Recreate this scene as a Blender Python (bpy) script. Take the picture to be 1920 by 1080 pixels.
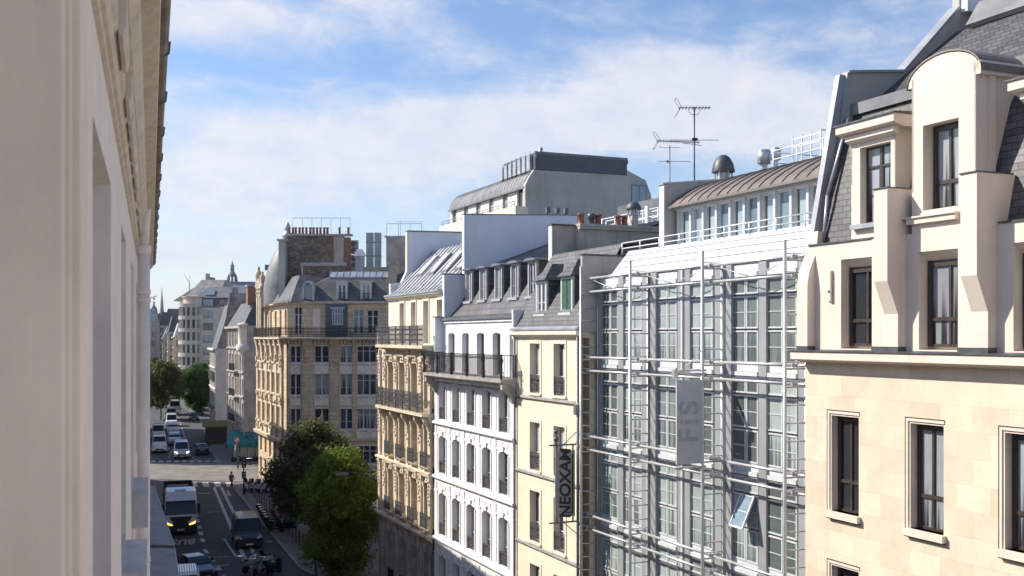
import bpy, bmesh, math, random
from mathutils import Vector, Matrix
R = math.radians
random.seed(7)
for o in list(bpy.data.objects): bpy.data.objects.remove(o)
SC = bpy.context.scene
COL = SC.collection

# ---------------------------------------------------------------- camera
CAMZ = 16.0
cd = bpy.data.cameras.new('camera'); cam = bpy.data.objects.new('camera', cd); COL.objects.link(cam)
cam.location = (0, 0, CAMZ); cam.rotation_euler = (R(90), 0, 0)
cd.sensor_width = 36.0; cd.lens = 37.5; cd.shift_y = 91/1920
cd.clip_start = 0.1; cd.clip_end = 6000
cd.dof.use_dof = True; cd.dof.focus_distance = 45; cd.dof.aperture_fstop = 6.3
SC.camera = cam

# ---------------------------------------------------------------- light
SUN_EL = R(38.5)
sd = Vector((-.966*math.cos(SUN_EL), .259*math.cos(SUN_EL), math.sin(SUN_EL)))
ld = bpy.data.lights.new('sun', 'SUN'); ld.energy = 4.5; ld.angle = R(.5); ld.color = (1, .925, .81)
sun = bpy.data.objects.new('sun', ld); COL.objects.link(sun)
sun.rotation_euler = sd.to_track_quat('Z', 'Y').to_euler(); sun.location = (-30, 20, 60)
SC.view_settings.view_transform = 'Standard'; SC.view_settings.look = 'None'
SC.view_settings.exposure = 0.6; SC.view_settings.gamma = 1

class NT:
    def __init__(s, tree):
        s.t = tree; tree.nodes.clear()
    def n(s, ty, **kw):
        nd = s.t.nodes.new(ty)
        for k, v in kw.items(): setattr(nd, k, v)
        return nd
    def put(s, sock, v):
        if isinstance(v, bpy.types.NodeSocket): s.t.links.new(v, sock)
        elif v is not None: sock.default_value = v
    def m(s, op, a, b=None, c=None, clamp=False):
        nd = s.n('ShaderNodeMath', operation=op, use_clamp=clamp)
        s.put(nd.inputs[0], a)
        if b is not None: s.put(nd.inputs[1], b)
        if c is not None: s.put(nd.inputs[2], c)
        return nd.outputs[0]
    def xyz(s, x, y, z):
        nd = s.n('ShaderNodeCombineXYZ')
        for i, v in enumerate((x, y, z)): s.put(nd.inputs[i], v)
        return nd.outputs[0]
    def sep(s, v):
        nd = s.n('ShaderNodeSeparateXYZ'); s.put(nd.inputs[0], v); return nd.outputs
    def noise(s, vec, scale, detail=4, rough=.55, dist=0.0):
        nd = s.n('ShaderNodeTexNoise'); s.put(nd.inputs['Vector'], vec)
        nd.inputs['Scale'].default_value = scale; nd.inputs['Detail'].default_value = detail
        nd.inputs['Roughness'].default_value = rough; nd.inputs['Distortion'].default_value = dist
        return nd.outputs['Fac']
    def mix(s, f, a, b, mode='MIX'):
        nd = s.n('ShaderNodeMix', data_type='RGBA', blend_type=mode)
        s.put(nd.inputs[0], f); s.put(nd.inputs[6], c4(a)); s.put(nd.inputs[7], c4(b)); return nd.outputs[2]
    def ss(s, v, lo, hi, a=0.0, b=1.0):
        nd = s.n('ShaderNodeMapRange', interpolation_type='SMOOTHSTEP')
        s.put(nd.inputs[0], v); nd.inputs[1].default_value = lo; nd.inputs[2].default_value = hi
        nd.inputs[3].default_value = a; nd.inputs[4].default_value = b; return nd.outputs[0]
def c4(c):
    if isinstance(c, (tuple, list)) and len(c) == 3: return (*c, 1)
    return c

# ---------------------------------------------------------------- sky
W = bpy.data.worlds.new('World'); SC.world = W; W.use_nodes = True
nt = NT(W.node_tree)
sky = nt.n('ShaderNodeTexSky', sky_type='NISHITA', sun_disc=False)
sky.sun_elevation = SUN_EL; sky.sun_rotation = R(-75); sky.air_density = 1.0; sky.dust_density = .6; sky.ozone_density = 1.6
tc = nt.n('ShaderNodeTexCoord')
dx, dy, dz = nt.sep(tc.outputs['Generated'])
az = nt.m('ARCTAN2', dx, dy); el = nt.m('ARCSINE', dz)
def blob(cx, cy, rx, ry, tilt, amp):        # a soft cloud bank round azimuth cx, elevation cy
    a = nt.m('SUBTRACT', az, cx); b = nt.m('SUBTRACT', el, cy)
    ca, sa = math.cos(tilt), math.sin(tilt)
    u = nt.m('DIVIDE', nt.m('ADD', nt.m('MULTIPLY', a, ca), nt.m('MULTIPLY', b, sa)), rx)
    v = nt.m('DIVIDE', nt.m('SUBTRACT', nt.m('MULTIPLY', b, ca), nt.m('MULTIPLY', a, sa)), ry)
    r2 = nt.m('ADD', nt.m('MULTIPLY', u, u), nt.m('MULTIPLY', v, v))
    return nt.m('MULTIPLY', nt.m('POWER', 2.718, nt.m('MULTIPLY', r2, -1.0)), amp)
bank = 0.0
for args in CLOUDS if 'CLOUDS' in globals() else [
    (-.13, .168, .33, .052, .10, 1.15), (.08, .205, .20, .028, .05, .62), (-.27, .285, .17, .030, -.06, .75), (-.13, .31, .09, .022, -.32, .75),
    (.19, .225, .14, .030, -.30, .55), (-.30, .075, .14, .022, .05, .75), (.30, .10, .30, .03, 0, .30),
    (.10, .285, .10, .03, -.5, .30), (.55, .2, .3, .1, 0, .6), (-.7, .2, .3, .12, 0, .7), (1.6, .3, .7, .12, 0, .6), (-2.0, .3, .9, .12, 0, .6), (3.0, .3, .6, .15, 0, .6)]:
    bank = nt.m('ADD', bank, blob(*args))
cv = nt.xyz(nt.m('ADD', nt.m('MULTIPLY', az, 3.4), nt.m('MULTIPLY', el, 4.0)), nt.m('MULTIPLY', el, 17.0), 0.0)
n1 = nt.noise(cv, 1.0, 8, .55, .5)
n2 = nt.noise(nt.xyz(nt.m('MULTIPLY', az, 5.0), nt.m('MULTIPLY', el, 9.0), 3.0), 4.5, 7, .62, .4)
dens = nt.m('ADD', nt.m('MULTIPLY', nt.m('SUBTRACT', n1, .5), 1.9), nt.m('MULTIPLY', nt.m('SUBTRACT', n2, .5), .8))
dens = nt.m('ADD', dens, nt.m('MULTIPLY', bank, 1.0))
cf = nt.m('MULTIPLY', nt.ss(dens, .05, 1.0), .86)
cf = nt.m('MAXIMUM', cf, nt.m('MULTIPLY', nt.ss(el, .15, -.01), .62))
bg1 = nt.n('ShaderNodeBackground'); bg2 = nt.n('ShaderNodeBackground')
tint = nt.mix(1.0, sky.outputs[0], (.88, .96, 1.10), 'MULTIPLY')
nt.put(bg1.inputs[0], tint); bg1.inputs[1].default_value = .10
ctex = nt.mix(nt.ss(n2, .3, .75), (.50, .53, .61), (.61, .60, .63))
nt.put(bg2.inputs[0], ctex); bg2.inputs[1].default_value = 1.0
mx = nt.n('ShaderNodeMixShader'); nt.put(mx.inputs[0], cf); nt.t.links.new(bg1.outputs[0], mx.inputs[1]); nt.t.links.new(bg2.outputs[0], mx.inputs[2])
wo = nt.n('ShaderNodeOutputWorld'); nt.t.links.new(mx.outputs[0], wo.inputs[0])

# ---------------------------------------------------------------- materials
MATS = {}
def newmat(name):
    m = bpy.data.materials.new(name); m.use_nodes = True
    t = NT(m.node_tree); b = t.n('ShaderNodeBsdfPrincipled'); o = t.n('ShaderNodeOutputMaterial')
    t.t.links.new(b.outputs[0], o.inputs[0]); MATS[name] = m
    return m, t, b
def bump(t, b, h, strength=.3, dist=.02):
    bp = t.n('ShaderNodeBump'); bp.inputs['Strength'].default_value = strength; bp.inputs['Distance'].default_value = dist
    t.put(bp.inputs['Height'], h); t.t.links.new(bp.outputs[0], b.inputs['Normal'])
def plain(name, col, rough=.6, metal=0.0, var=.08, scale=3.0, streak=0.0, grime=None, bumpy=.15, fine=25, spec=.5):
    """matt or metal surface with soft mottling and optional rain streaks"""
    m, t, b = newmat(name)
    tc = t.n('ShaderNodeTexCoord'); P = tc.outputs['Object']
    n = t.noise(P, scale, 5, .6)
    lo = tuple(max(0, c*(1-var*2.2)) for c in col); hi = tuple(min(1, c*(1+var)) for c in col)
    c = t.mix(t.ss(n, .3, .7), lo, hi)
    if streak:
        x, y, z = t.sep(P)
        s = t.noise(t.xyz(t.m('MULTIPLY', x, 2.2), t.m('MULTIPLY', y, 2.2), t.m('MULTIPLY', z, .12)), 1.6, 5, .65)
        g = grime or tuple(k*.5 for k in col)
        c = t.mix(t.m('MULTIPLY', t.ss(s, .5, .75), streak), c, g)
    t.put(b.inputs['Base Color'], c); b.inputs['Roughness'].default_value = rough; b.inputs['Metallic'].default_value = metal
    b.inputs['Specular IOR Level'].default_value = spec
    if bumpy: bump(t, b, t.noise(P, fine, 3), bumpy, .01)
    return m
def blocks(name, col, bw, bh, joint, jcol, var=.18, rough=.8, strength=.5, dist=.01, offset=.5, mot=.12, squash=1.0, streak=0.0):
    """coursed blocks or slates, mapped on x along the wall and z up"""
    m, t, b = newmat(name)
    tc = t.n('ShaderNodeTexCoord'); P = tc.outputs['Object']; x, y, z = t.sep(P)
    br = t.n('ShaderNodeTexBrick', offset=offset, squash=squash)
    t.put(br.inputs['Vector'], t.xyz(t.m('ADD', x, t.m('MULTIPLY', y, 1.0)), z, 0.0))
    br.inputs['Color1'].default_value = c4(tuple(c*(1-var) for c in col)); br.inputs['Color2'].default_value = c4(tuple(min(1, c*(1+var)) for c in col))
    br.inputs['Mortar'].default_value = c4(jcol); br.inputs['Scale'].default_value = 1; br.inputs['Mortar Size'].default_value = joint
    br.inputs['Brick Width'].default_value = bw; br.inputs['Row Height'].default_value = bh; br.inputs['Mortar Smooth'].default_value = .2
    n = t.noise(P, 1.3, 6, .65); n3 = t.noise(P, 14, 4, .6)
    c = t.mix(t.ss(n, .3, .75), br.outputs['Color'], t.mix(1.0, br.outputs['Color'], (1-mot*1.5, 1-mot*1.9, 1-mot*2.4), 'MULTIPLY'))
    c = t.mix(t.m('MULTIPLY', t.ss(n3, .45, .8), .5), c, t.mix(1.0, c, (1-mot, 1-mot, 1-mot), 'MULTIPLY'))
    if streak:
        s = t.noise(t.xyz(t.m('MULTIPLY', x, 2.0), t.m('MULTIPLY', y, 2.0), t.m('MULTIPLY', z, .15)), 1.4, 5, .65)
        c = t.mix(t.m('MULTIPLY', t.ss(s, .48, .75), streak), c, tuple(k*.45 for k in col))
    t.put(b.inputs['Base Color'], c); b.inputs['Roughness'].default_value = rough
    bump(t, b, t.m('SUBTRACT', t.m('MULTIPLY', n3, .25), br.outputs['Fac']), strength, dist)
    return m
def glassy(name, dark, light, rough=.04, split=.6, fs=.5):
    """window pane: room dark behind, some with blinds (told apart per object)"""
    m, t, b = newmat(name)
    oi = t.n('ShaderNodeObjectInfo'); tc = t.n('ShaderNodeTexCoord'); x, y, z = t.sep(tc.outputs['Object'])
    rnd = oi.outputs['Random']
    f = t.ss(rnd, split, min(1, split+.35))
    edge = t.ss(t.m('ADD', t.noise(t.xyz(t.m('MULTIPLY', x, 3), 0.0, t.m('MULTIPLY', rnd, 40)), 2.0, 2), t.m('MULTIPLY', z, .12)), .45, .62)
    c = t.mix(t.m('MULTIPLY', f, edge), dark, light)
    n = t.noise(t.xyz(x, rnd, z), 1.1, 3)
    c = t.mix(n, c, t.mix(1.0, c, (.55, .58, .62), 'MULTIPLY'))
    t.put(b.inputs['Base Color'], c); b.inputs['Roughness'].default_value = rough
    b.inputs['Specular IOR Level'].default_value = fs; b.inputs['IOR'].default_value = 1.5
    bump(t, b, t.noise(tc.outputs['Object'], .9, 2), .06, .02)
    return m
def emis(name, col, st):
    m, t, b = newmat(name); b.inputs['Base Color'].default_value = c4(col)
    b.inputs['Emission Color'].default_value = c4(col); b.inputs['Emission Strength'].default_value = st; return m
def leafmat(name, a, bcol, c3):
    m, t, b = newmat(name)
    tc = t.n('ShaderNodeTexCoord'); P = tc.outputs['Object']
    c = t.mix(t.ss(t.noise(P, .9, 3), .35, .65), a, bcol); c = t.mix(t.m('MULTIPLY', t.ss(t.noise(P, 6, 2), .5, .8), .7), c, c3)
    t.put(b.inputs['Base Color'], c); b.inputs['Roughness'].default_value = .5; b.inputs['Specular IOR Level'].default_value = .35
    tr = t.n('ShaderNodeBsdfTranslucent'); t.put(tr.inputs[0], t.mix(1.0, c, (1.5, 1.7, .6), 'MULTIPLY'))
    ms = t.n('ShaderNodeMixShader'); ms.inputs[0].default_value = .35
    t.t.links.new(b.outputs[0], ms.inputs[1]); t.t.links.new(tr.outputs[0], ms.inputs[2])
    for nd in t.t.nodes:
        if nd.type == 'OUTPUT_MATERIAL': t.t.links.new(ms.outputs[0], nd.inputs[0])
    return m

blocks('ashlar', (.735, .635, .50), .98, .60, .006, (.60, .52, .42), var=.085, mot=.08, strength=.35, dist=.006, squash=1.0)
plain('render_beige', (.74, .645, .55), .85, var=.035, scale=.7, streak=.26, grime=(.5, .42, .34), fine=60)
plain('white_plaster', (.82, .82, .82), .75, var=.03, scale=.8, streak=.30, grime=(.55, .55, .56), fine=50)
plain('party_white', (.75, .76, .80), .8, var=.035, scale=.35, streak=.22, grime=(.5, .53, .6), fine=40)
plain('cream_plaster', (.80, .705, .55), .85, var=.04, scale=.8, streak=.2, grime=(.58, .46, .33), fine=50)
plain('cream_trim', (.78, .70, .57), .8, var=.05, scale=1.5, streak=.2)
plain('white_trim', (.80, .80, .81), .7, var=.04, scale=2, streak=.1)
plain('grey_trim', (.40, .38, .36), .7, var=.12, scale=2)
blocks('haussmann_stone', (.68, .565, .42), 1.1, .40, .007, (.34, .27, .2), var=.10, mot=.16, strength=.5, dist=.012, streak=.22)
plain('corner_panel', (.76, .69, .58), .8, var=.08, scale=2, streak=.25, grime=(.4,.33,.26))
plain('haussmann_trim', (.70, .60, .46), .8, var=.10, scale=2.2, streak=.35, grime=(.26, .22, .17), bumpy=.5, fine=14)
blocks('corner_stone', (.66, .53, .385), 1.0, .42, .012, (.24, .18, .12), var=.13, mot=.16, strength=.7, dist=.02, streak=.3)
plain('corner_trim', (.62, .52, .39), .8, var=.12, scale=1.8, streak=.4, grime=(.22, .18, .14), bumpy=.5, fine=10)
plain('gable_stone', (.30, .265, .245), .9, var=.22, scale=.7, streak=.6, grime=(.15, .13, .12), bumpy=.5, fine=8)
plain('old_plaster', (.42, .385, .355), .9, var=.14, scale=.9, streak=.5, grime=(.24, .22, .20))
plain('far_plaster', (.60, .53, .44), .9, var=.10, scale=.4, streak=.35, grime=(.36, .31, .26))
plain('far_white', (.70, .67, .62), .9, var=.08, scale=.5, streak=.3)
plain('far_stone', (.52, .44, .34), .9, var=.18, scale=.8, streak=.5, grime=(.25, .2, .16))
plain('concrete_stained', (.50, .45, .385), .9, var=.12, scale=.6, streak=.7, grime=(.17, .155, .14))
plain('concrete_grey', (.50, .475, .43), .9, var=.09, scale=.22, streak=.5, grime=(.26, .245, .22))
blocks('rubble', (.26, .225, .19), .42, .22, .03, (.16, .14, .12), var=.35, mot=.3, strength=.8, dist=.03)
blocks('red_brick', (.28, .11, .075), .24, .08, .012, (.25, .2, .17), var=.25, mot=.2, strength=.5)
blocks('slate', (.105, .105, .115), .32, .17, .012, (.03, .03, .034), var=.28, mot=.16, rough=.55, strength=.9, dist=.02)
blocks('slate_far', (.12, .12, .13), .6, .3, .02, (.05, .05, .055), var=.25, mot=.2, rough=.5, strength=.6, dist=.02)
plain('zinc', (.48, .50, .53), .42, metal=.55, var=.12, scale=1.2, streak=.3, grime=(.28, .3, .33), bumpy=.1)
plain('zinc_dark', (.19, .195, .22), .5, metal=.35, var=.12, scale=1.0, streak=.25, bumpy=.1)
plain('zinc_mid', (.20, .205, .215), .6, metal=.1, var=.14, scale=.9, streak=.3, bumpy=.1)
plain('zinc_light', (.62, .64, .66), .5, metal=.2, var=.1, scale=2, bumpy=.1)
plain('zinc_blue', (.34, .36, .39), .5, metal=.25, var=.10, scale=.9, streak=.2, bumpy=.1)
plain('zinc_brown', (.235, .20, .172), .5, metal=.25, var=.10, scale=1.0, streak=.2, bumpy=.1)
plain('cladding_dark', (.10, .105, .125), .55, metal=.2, var=.08, scale=.6)
plain('column_grey', (.40, .41, .43), .42, metal=.25, var=.05, scale=.7, streak=.12, bumpy=.04)
plain('steel_bar', (.62, .62, .61), .38, metal=.5, var=.06, scale=2, streak=.15, grime=(.35, .34, .33), bumpy=.05)
plain('white_cladding', (.62, .66, .68), .4, var=.03, scale=.8, streak=.12, grime=(.55, .58, .6), bumpy=.03)
plain('pale_frame', (.58, .61, .62), .4, var=.03, scale=3, bumpy=.03)
plain('white_frame', (.72, .72, .72), .45, var=.04, scale=4, bumpy=.03)
plain('brown_frame', (.055, .042, .036), .4, var=.15, scale=3, bumpy=.05)
plain('rail_white', (.74, .76, .78), .4, metal=.2, var=.04, bumpy=.02)
plain('iron', (.022, .022, .026), .45, metal=.3, var=.2, scale=8, bumpy=.1)
plain('iron_grey', (.13, .13, .15), .5, metal=.3, var=.2, scale=8, bumpy=.1)
plain('lead', (.10, .105, .115), .5, metal=.3, var=.2, scale=2)
plain('terracotta', (.30, .12, .07), .85, var=.25, scale=4)
plain('shutter_green', (.05, .13, .085), .5, var=.15, scale=5)
plain('shutter_grey', (.40, .41, .44), .55, var=.06, scale=3)
plain('shade_reveal', (.46, .45, .45), .8, var=.06, scale=2)  # one even mid grey for window slabs and cores
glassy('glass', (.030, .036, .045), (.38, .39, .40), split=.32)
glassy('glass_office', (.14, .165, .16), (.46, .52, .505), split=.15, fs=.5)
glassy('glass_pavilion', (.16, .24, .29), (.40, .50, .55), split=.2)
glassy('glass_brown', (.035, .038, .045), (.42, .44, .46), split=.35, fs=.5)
glassy('glass_car', (.012, .016, .022), (.02, .03, .05), split=.9)
glassy('glass_blue', (.03, .08, .14), (.04, .11, .18), split=.9, fs=.15)  # lorry windscreen: blue sky reflection put into the base colour
plain('blind', (.55, .55, .54), .8, var=.05, scale=3)
# left building
plain('left_wall', (.86, .79, .74), .85, var=.035, scale=2.5, streak=.12, grime=(.5, .45, .42), fine=120, bumpy=.35)
plain('left_trim', (.70, .62, .52), .85, var=.07, scale=3.0, streak=.35, grime=(.28, .22, .16), fine=60, bumpy=.5)
plain('left_pilaster', (.88, .76, .65), .85, var=.05, scale=2.0, streak=.2, grime=(.45, .37, .3), fine=90)
plain('gutter_tile', (.23, .20, .175), .7, var=.2, scale=3, streak=.3)
# ground
m, t, b = newmat('asphalt'); tc = t.n('ShaderNodeTexCoord'); P = tc.outputs['Object']
n = t.noise(P, .25, 6, .6); n2 = t.noise(P, 30, 3)
c = t.mix(t.ss(n, .3, .7), (.045, .045, .05), (.066, .065, .068)); c = t.mix(t.m('MULTIPLY', n2, .4), c, (.085, .083, .082))
x, y, z = t.sep(P); pn = t.noise(t.xyz(t.m('MULTIPLY', x, .9), t.m('MULTIPLY', y, .08), 0.0), 1.5, 4)
c = t.mix(t.m('MULTIPLY', t.ss(pn, .5, .72), .5), c, (.033, .033, .037))
t.put(b.inputs['Base Color'], c); b.inputs['Roughness'].default_value = .85; bump(t, b, n2, .4, .01)
plain('worn_asphalt', (.20, .185, .165), .9, var=.12, scale=.5, fine=30, bumpy=.3)  # cross street surface, paler than the main road
blocks('paving', (.15, .145, .14), 1.0, .7, .02, (.08, .08, .08), var=.12)
plain('kerb_stone', (.24, .23, .22), .85, var=.12, scale=2)
plain('road_paint', (.52, .52, .50), .75, var=.22, scale=3.5, streak=0)
plain('city_ground', (.12, .115, .11), .9, var=.15, scale=.05)
# vehicles
def paint(name, col, metal=.2):
    m = plain(name, col, .28, metal=metal, var=.04, scale=2, bumpy=0); m.node_tree.nodes['Principled BSDF'].inputs['Coat Weight'].default_value = .6; return m
paint('paint_white', (.70, .71, .73), 0); paint('paint_grey', (.34, .36, .40)); paint('paint_black', (.015, .016, .022)); paint('paint_blue', (.03, .06, .12))
paint('paint_silver', (.50, .53, .58), .4); paint('paint_beige', (.55, .50, .40)); paint('paint_red', (.24, .03, .025), 0); paint('paint_teal', (.02, .19, .20), 0)
plain('rubber', (.015, .015, .016), .85); plain('black_plastic', (.018, .018, .02), .5); plain('rim', (.35, .35, .36), .35, metal=.8)
plain('tarp_dark', (.035, .03, .032), .8); plain('plate', (.6, .6, .58), .5)
emis('lamp_on', (1, .93, .8), 3.0); emis('lamp_amber', (1, .42, .12), 2.2); plain('lamp_off', (.45, .46, .48), .15, bumpy=0); plain('lamp_red', (.35, .02, .02), .2, bumpy=0)
plain('awning_teal', (.012, .16, .165), .8, var=.12, scale=2); plain('awning_grey', (.17, .16, .17), .85); plain('canvas', (.40, .43, .47), .85)
plain('sign_grey', (.50, .52, .56), .5, var=.03); plain('sign_dark', (.31, .31, .32), .45, var=.04); plain('ink', (.012, .012, .014), .5); plain('ink_soft', (.37, .39, .46), .5)
plain('sign_red', (.45, .03, .03), .4, bumpy=0); plain('sign_white', (.7, .7, .7), .4, bumpy=0)
plain('poster', (.30, .10, .17), .5, var=.5, scale=2.2, bumpy=0); plain('poster_blue', (.10, .30, .42), .5, var=.3, scale=3, bumpy=0)
plain('skin', (.45, .28, .2), .6, bumpy=0); plain('cloth_dark', (.03, .035, .05), .85); plain('cloth_blue', (.07, .08, .14), .85); plain('hair', (.03, .02, .015), .7)
plain('bark', (.10, .075, .055), .9, var=.25, scale=6, bumpy=.6, fine=20)
leafmat('leaf_dark', (.060, .078, .034), (.12, .115, .046), (.20, .13, .08))
leafmat('leaf_bright', (.060, .105, .020), (.19, .24, .04), (.30, .34, .08))
leafmat('leaf_mid', (.028, .070, .014), (.065, .125, .022), (.10, .15, .03))
plain('spire_blue', (.14, .17, .22), .8, var=.1); plain('skylight', (.22, .30, .36), .12, bumpy=0)
plain('poster_yellow', (.16, .17, .04), .8)
plain('orange_paper', (.5, .24, .14), .8)

# ---------------------------------------------------------------- mesh building
class MB:
    def __init__(s): s.v = []; s.f = []; s.sm = []; s.mk = []
    def mark(s): s.mk.append((len(s.v), len(s.f))); return s
    def build_each(s, name, mat, parent=None, loc=None, rot=None):
        """one part per marked piece"""
        if not s.mk or s.mk[-1][1] < len(s.f): s.mark()
        v0 = f0 = 0; out = []
        for v1, f1 in s.mk:
            if f1 > f0:
                q = MB(); q.v = s.v[v0:v1]; q.f = [tuple(i-v0 for i in f) for f in s.f[f0:f1]]; q.sm = s.sm[f0:f1]; out.append(q.build(name, mat, parent, loc, rot))
            v0, f0 = v1, f1
        return out
    def face(s, pts, smooth=False):
        i = len(s.v); s.v += [tuple(p) for p in pts]; s.f.append(tuple(range(i, i+len(pts)))); s.sm.append(smooth); return s
    def box(s, x0, x1, y0, y1, z0, z1):
        i = len(s.v)
        s.v += [(x0,y0,z0),(x1,y0,z0),(x1,y1,z0),(x0,y1,z0),(x0,y0,z1),(x1,y0,z1),(x1,y1,z1),(x0,y1,z1)]
        for q in ((0,3,2,1),(4,5,6,7),(0,1,5,4),(1,2,6,5),(2,3,7,6),(3,0,4,7)): s.f.append(tuple(i+k for k in q)); s.sm.append(False)
        return s
    def hexa(s, p):          # 8 points, bottom four then top four
        i = len(s.v); s.v += [tuple(q) for q in p]
        for q in ((0,3,2,1),(4,5,6,7),(0,1,5,4),(1,2,6,5),(2,3,7,6),(3,0,4,7)): s.f.append(tuple(i+k for k in q)); s.sm.append(False)
        return s
    def prism(s, prof, a0, a1, axis='x', smooth=False, caps=True):
        """profile pairs swept along an axis: x -> (y,z), y -> (x,z), z -> (x,y)"""
        def P(q, a): return {'x': (a, q[0], q[1]), 'y': (q[0], a, q[1]), 'z': (q[0], q[1], a)}[axis]
        i = len(s.v); n = len(prof)
        s.v += [P(q, a0) for q in prof] + [P(q, a1) for q in prof]
        for k in range(n): s.f.append((i+k, i+(k+1) % n, i+n+(k+1) % n, i+n+k)); s.sm.append(smooth)
        if caps: s.f += [tuple(i+k for k in range(n))[::-1], tuple(i+n+k for k in range(n))]; s.sm += [False, False]
        return s
    def cyl(s, p, q, r, r2=None, n=8, caps=True, smooth=True):
        p = Vector(p); q = Vector(q); r2 = r if r2 is None else r2
        d = (q-p).normalized(); a = d.orthogonal().normalized(); b = d.cross(a); i = len(s.v)
        for c, rr in ((p, r), (q, r2)):
            for k in range(n):
                t = 2*math.pi*k/n; s.v.append(tuple(c+a*math.cos(t)*rr+b*math.sin(t)*rr))
        for k in range(n): s.f.append((i+k, i+(k+1) % n, i+n+(k+1) % n, i+n+k)); s.sm.append(smooth)
        if caps: s.f += [tuple(i+k for k in range(n))[::-1], tuple(i+n+k for k in range(n))]; s.sm += [False]*2
        return s
    def tube(s, pts, r, n=6):
        for a, b in zip(pts, pts[1:]): s.cyl(a, b, r, n=n)
        return s
    def lathe(s, prof, c=(0, 0, 0), n=16, smooth=True, a0=0, a1=2*math.pi):
        i = len(s.v); m = len(prof); full = abs(a1-a0-2*math.pi) < 1e-6; cols = n if full else n+1
        for k in range(cols):
            t = a0+(a1-a0)*k/n
            for r, z in prof: s.v.append((c[0]+r*math.cos(t), c[1]+r*math.sin(t), c[2]+z))
        for k in range(n):
            k2 = (k+1) % cols
            for j in range(m-1):
                s.f.append((i+k*m+j, i+k2*m+j, i+k2*m+j+1, i+k*m+j+1)); s.sm.append(smooth)
        return s
    def ball(s, c, r, sx=1, sy=1, sz=1, n=10, m=6):
        i = len(s.v)
        for j in range(m+1):
            ph = -math.pi/2+math.pi*j/m
            for k in range(n):
                t = 2*math.pi*k/n; s.v.append((c[0]+r*sx*math.cos(ph)*math.cos(t), c[1]+r*sy*math.cos(ph)*math.sin(t), c[2]+r*sz*math.sin(ph)))
        for j in range(m):
            for k in range(n): s.f.append((i+j*n+k, i+j*n+(k+1) % n, i+(j+1)*n+(k+1) % n, i+(j+1)*n+k)); s.sm.append(True)
        return s
    def mesh(s, name, mat):
        me = bpy.data.meshes.new(name); me.from_pydata(s.v, [], s.f)
        me.polygons.foreach_set('use_smooth', s.sm); me.materials.append(MATS[mat]); me.update(); return me
    def build(s, name, mat, parent=None, loc=None, rot=None):
        o = bpy.data.objects.new(name, s.mesh(name, mat)); COL.objects.link(o); o.parent = parent
        if loc: o.location = loc
        if rot: o.rotation_euler = rot
        return o
def inst(name, me, parent=None, loc=(0, 0, 0), rot=(0, 0, 0), sc=None):
    o = bpy.data.objects.new(name, me); COL.objects.link(o); o.parent = parent; o.location = loc; o.rotation_euler = rot
    if sc: o.scale = sc
    return o
def thing(name, label, cat, loc=(0, 0, 0), rz=0.0, group=None):
    o = bpy.data.objects.new(name, None); COL.objects.link(o); o.location = loc; o.rotation_euler = (0, 0, rz)
    o.empty_display_size = .5; return tag(o, label, cat, group)
def tag(o, label=None, cat=None, group=None, kind=None):
    if label: o['label'] = label
    if cat: o['category'] = cat
    if group: o['group'] = group
    if kind: o['kind'] = kind
    return o
def copy_tree(o, parent=None):
    c = o.copy(); COL.objects.link(c); c.parent = parent
    for ch in list(o.children): copy_tree(ch, c)
    return c
def text_mesh(body, size, mat, ext=.012, spacing=1.0, shear=0.0, offset=0.0):
    cu = bpy.data.curves.new('lettering', 'FONT'); cu.body = body; cu.size = size; cu.extrude = ext; cu.align_x = 'CENTER'; cu.align_y = 'CENTER'
    cu.space_character = spacing; cu.shear = shear; cu.offset = offset
    ob = bpy.data.objects.new('lettering', cu); COL.objects.link(ob); bpy.context.view_layer.update()
    me = bpy.data.meshes.new_from_object(ob.evaluated_get(bpy.context.evaluated_depsgraph_get()))
    bpy.data.objects.remove(ob); me.materials.clear(); me.materials.append(MATS[mat]); return me

# ---------------------------------------------------------------- facades
def wall_open(mb, x0, x1, z0, z1, ops, y=0.0, rev=.3, arch=0.0):
    """a wall sheet with real openings (a,b,c,d) and their reveals; arch = rise of a segmental head"""
    xs = sorted({x0, x1, *[v for o in ops for v in o[:2] if x0 < v < x1]}); zs = sorted({z0, z1, *[v for o in ops for v in o[2:4] if z0 < v < z1]})
    for i in range(len(xs)-1):
        for j in range(len(zs)-1):
            cx = (xs[i]+xs[i+1])/2; cz = (zs[j]+zs[j+1])/2
            if any(o[0] < cx < o[1] and o[2] < cz < o[3] for o in ops): continue
            mb.face([(xs[i], y, zs[j]), (xs[i+1], y, zs[j]), (xs[i+1], y, zs[j+1]), (xs[i], y, zs[j+1])])
    for a, b, c, d in [o[:4] for o in ops]:
        r = y+rev
        mb.face([(a, y, c), (a, r, c), (a, r, d), (a, y, d)]); mb.face([(b, y, c), (b, y, d), (b, r, d), (b, r, c)])
        mb.face([(a, y, c), (b, y, c), (b, r, c), (a, r, c)])
        if arch:
            N = 8; w = b-a; pts = [(a+w*k/N, d-arch*(2*k/N-1)**2) for k in range(N+1)]
            for (p, q), (p2, q2) in zip(pts, pts[1:]):
                mb.face([(p, y-.001, q), (p2, y-.001, q2), (p2, y-.001, d+.002), (p, y-.001, d+.002)]); mb.face([(p, y, q), (p2, y, q2), (p2, r, q2), (p, r, q)])
        else: mb.face([(a, y, d), (a, r, d), (b, r, d), (b, y, d)])
_wc = {}
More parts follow.
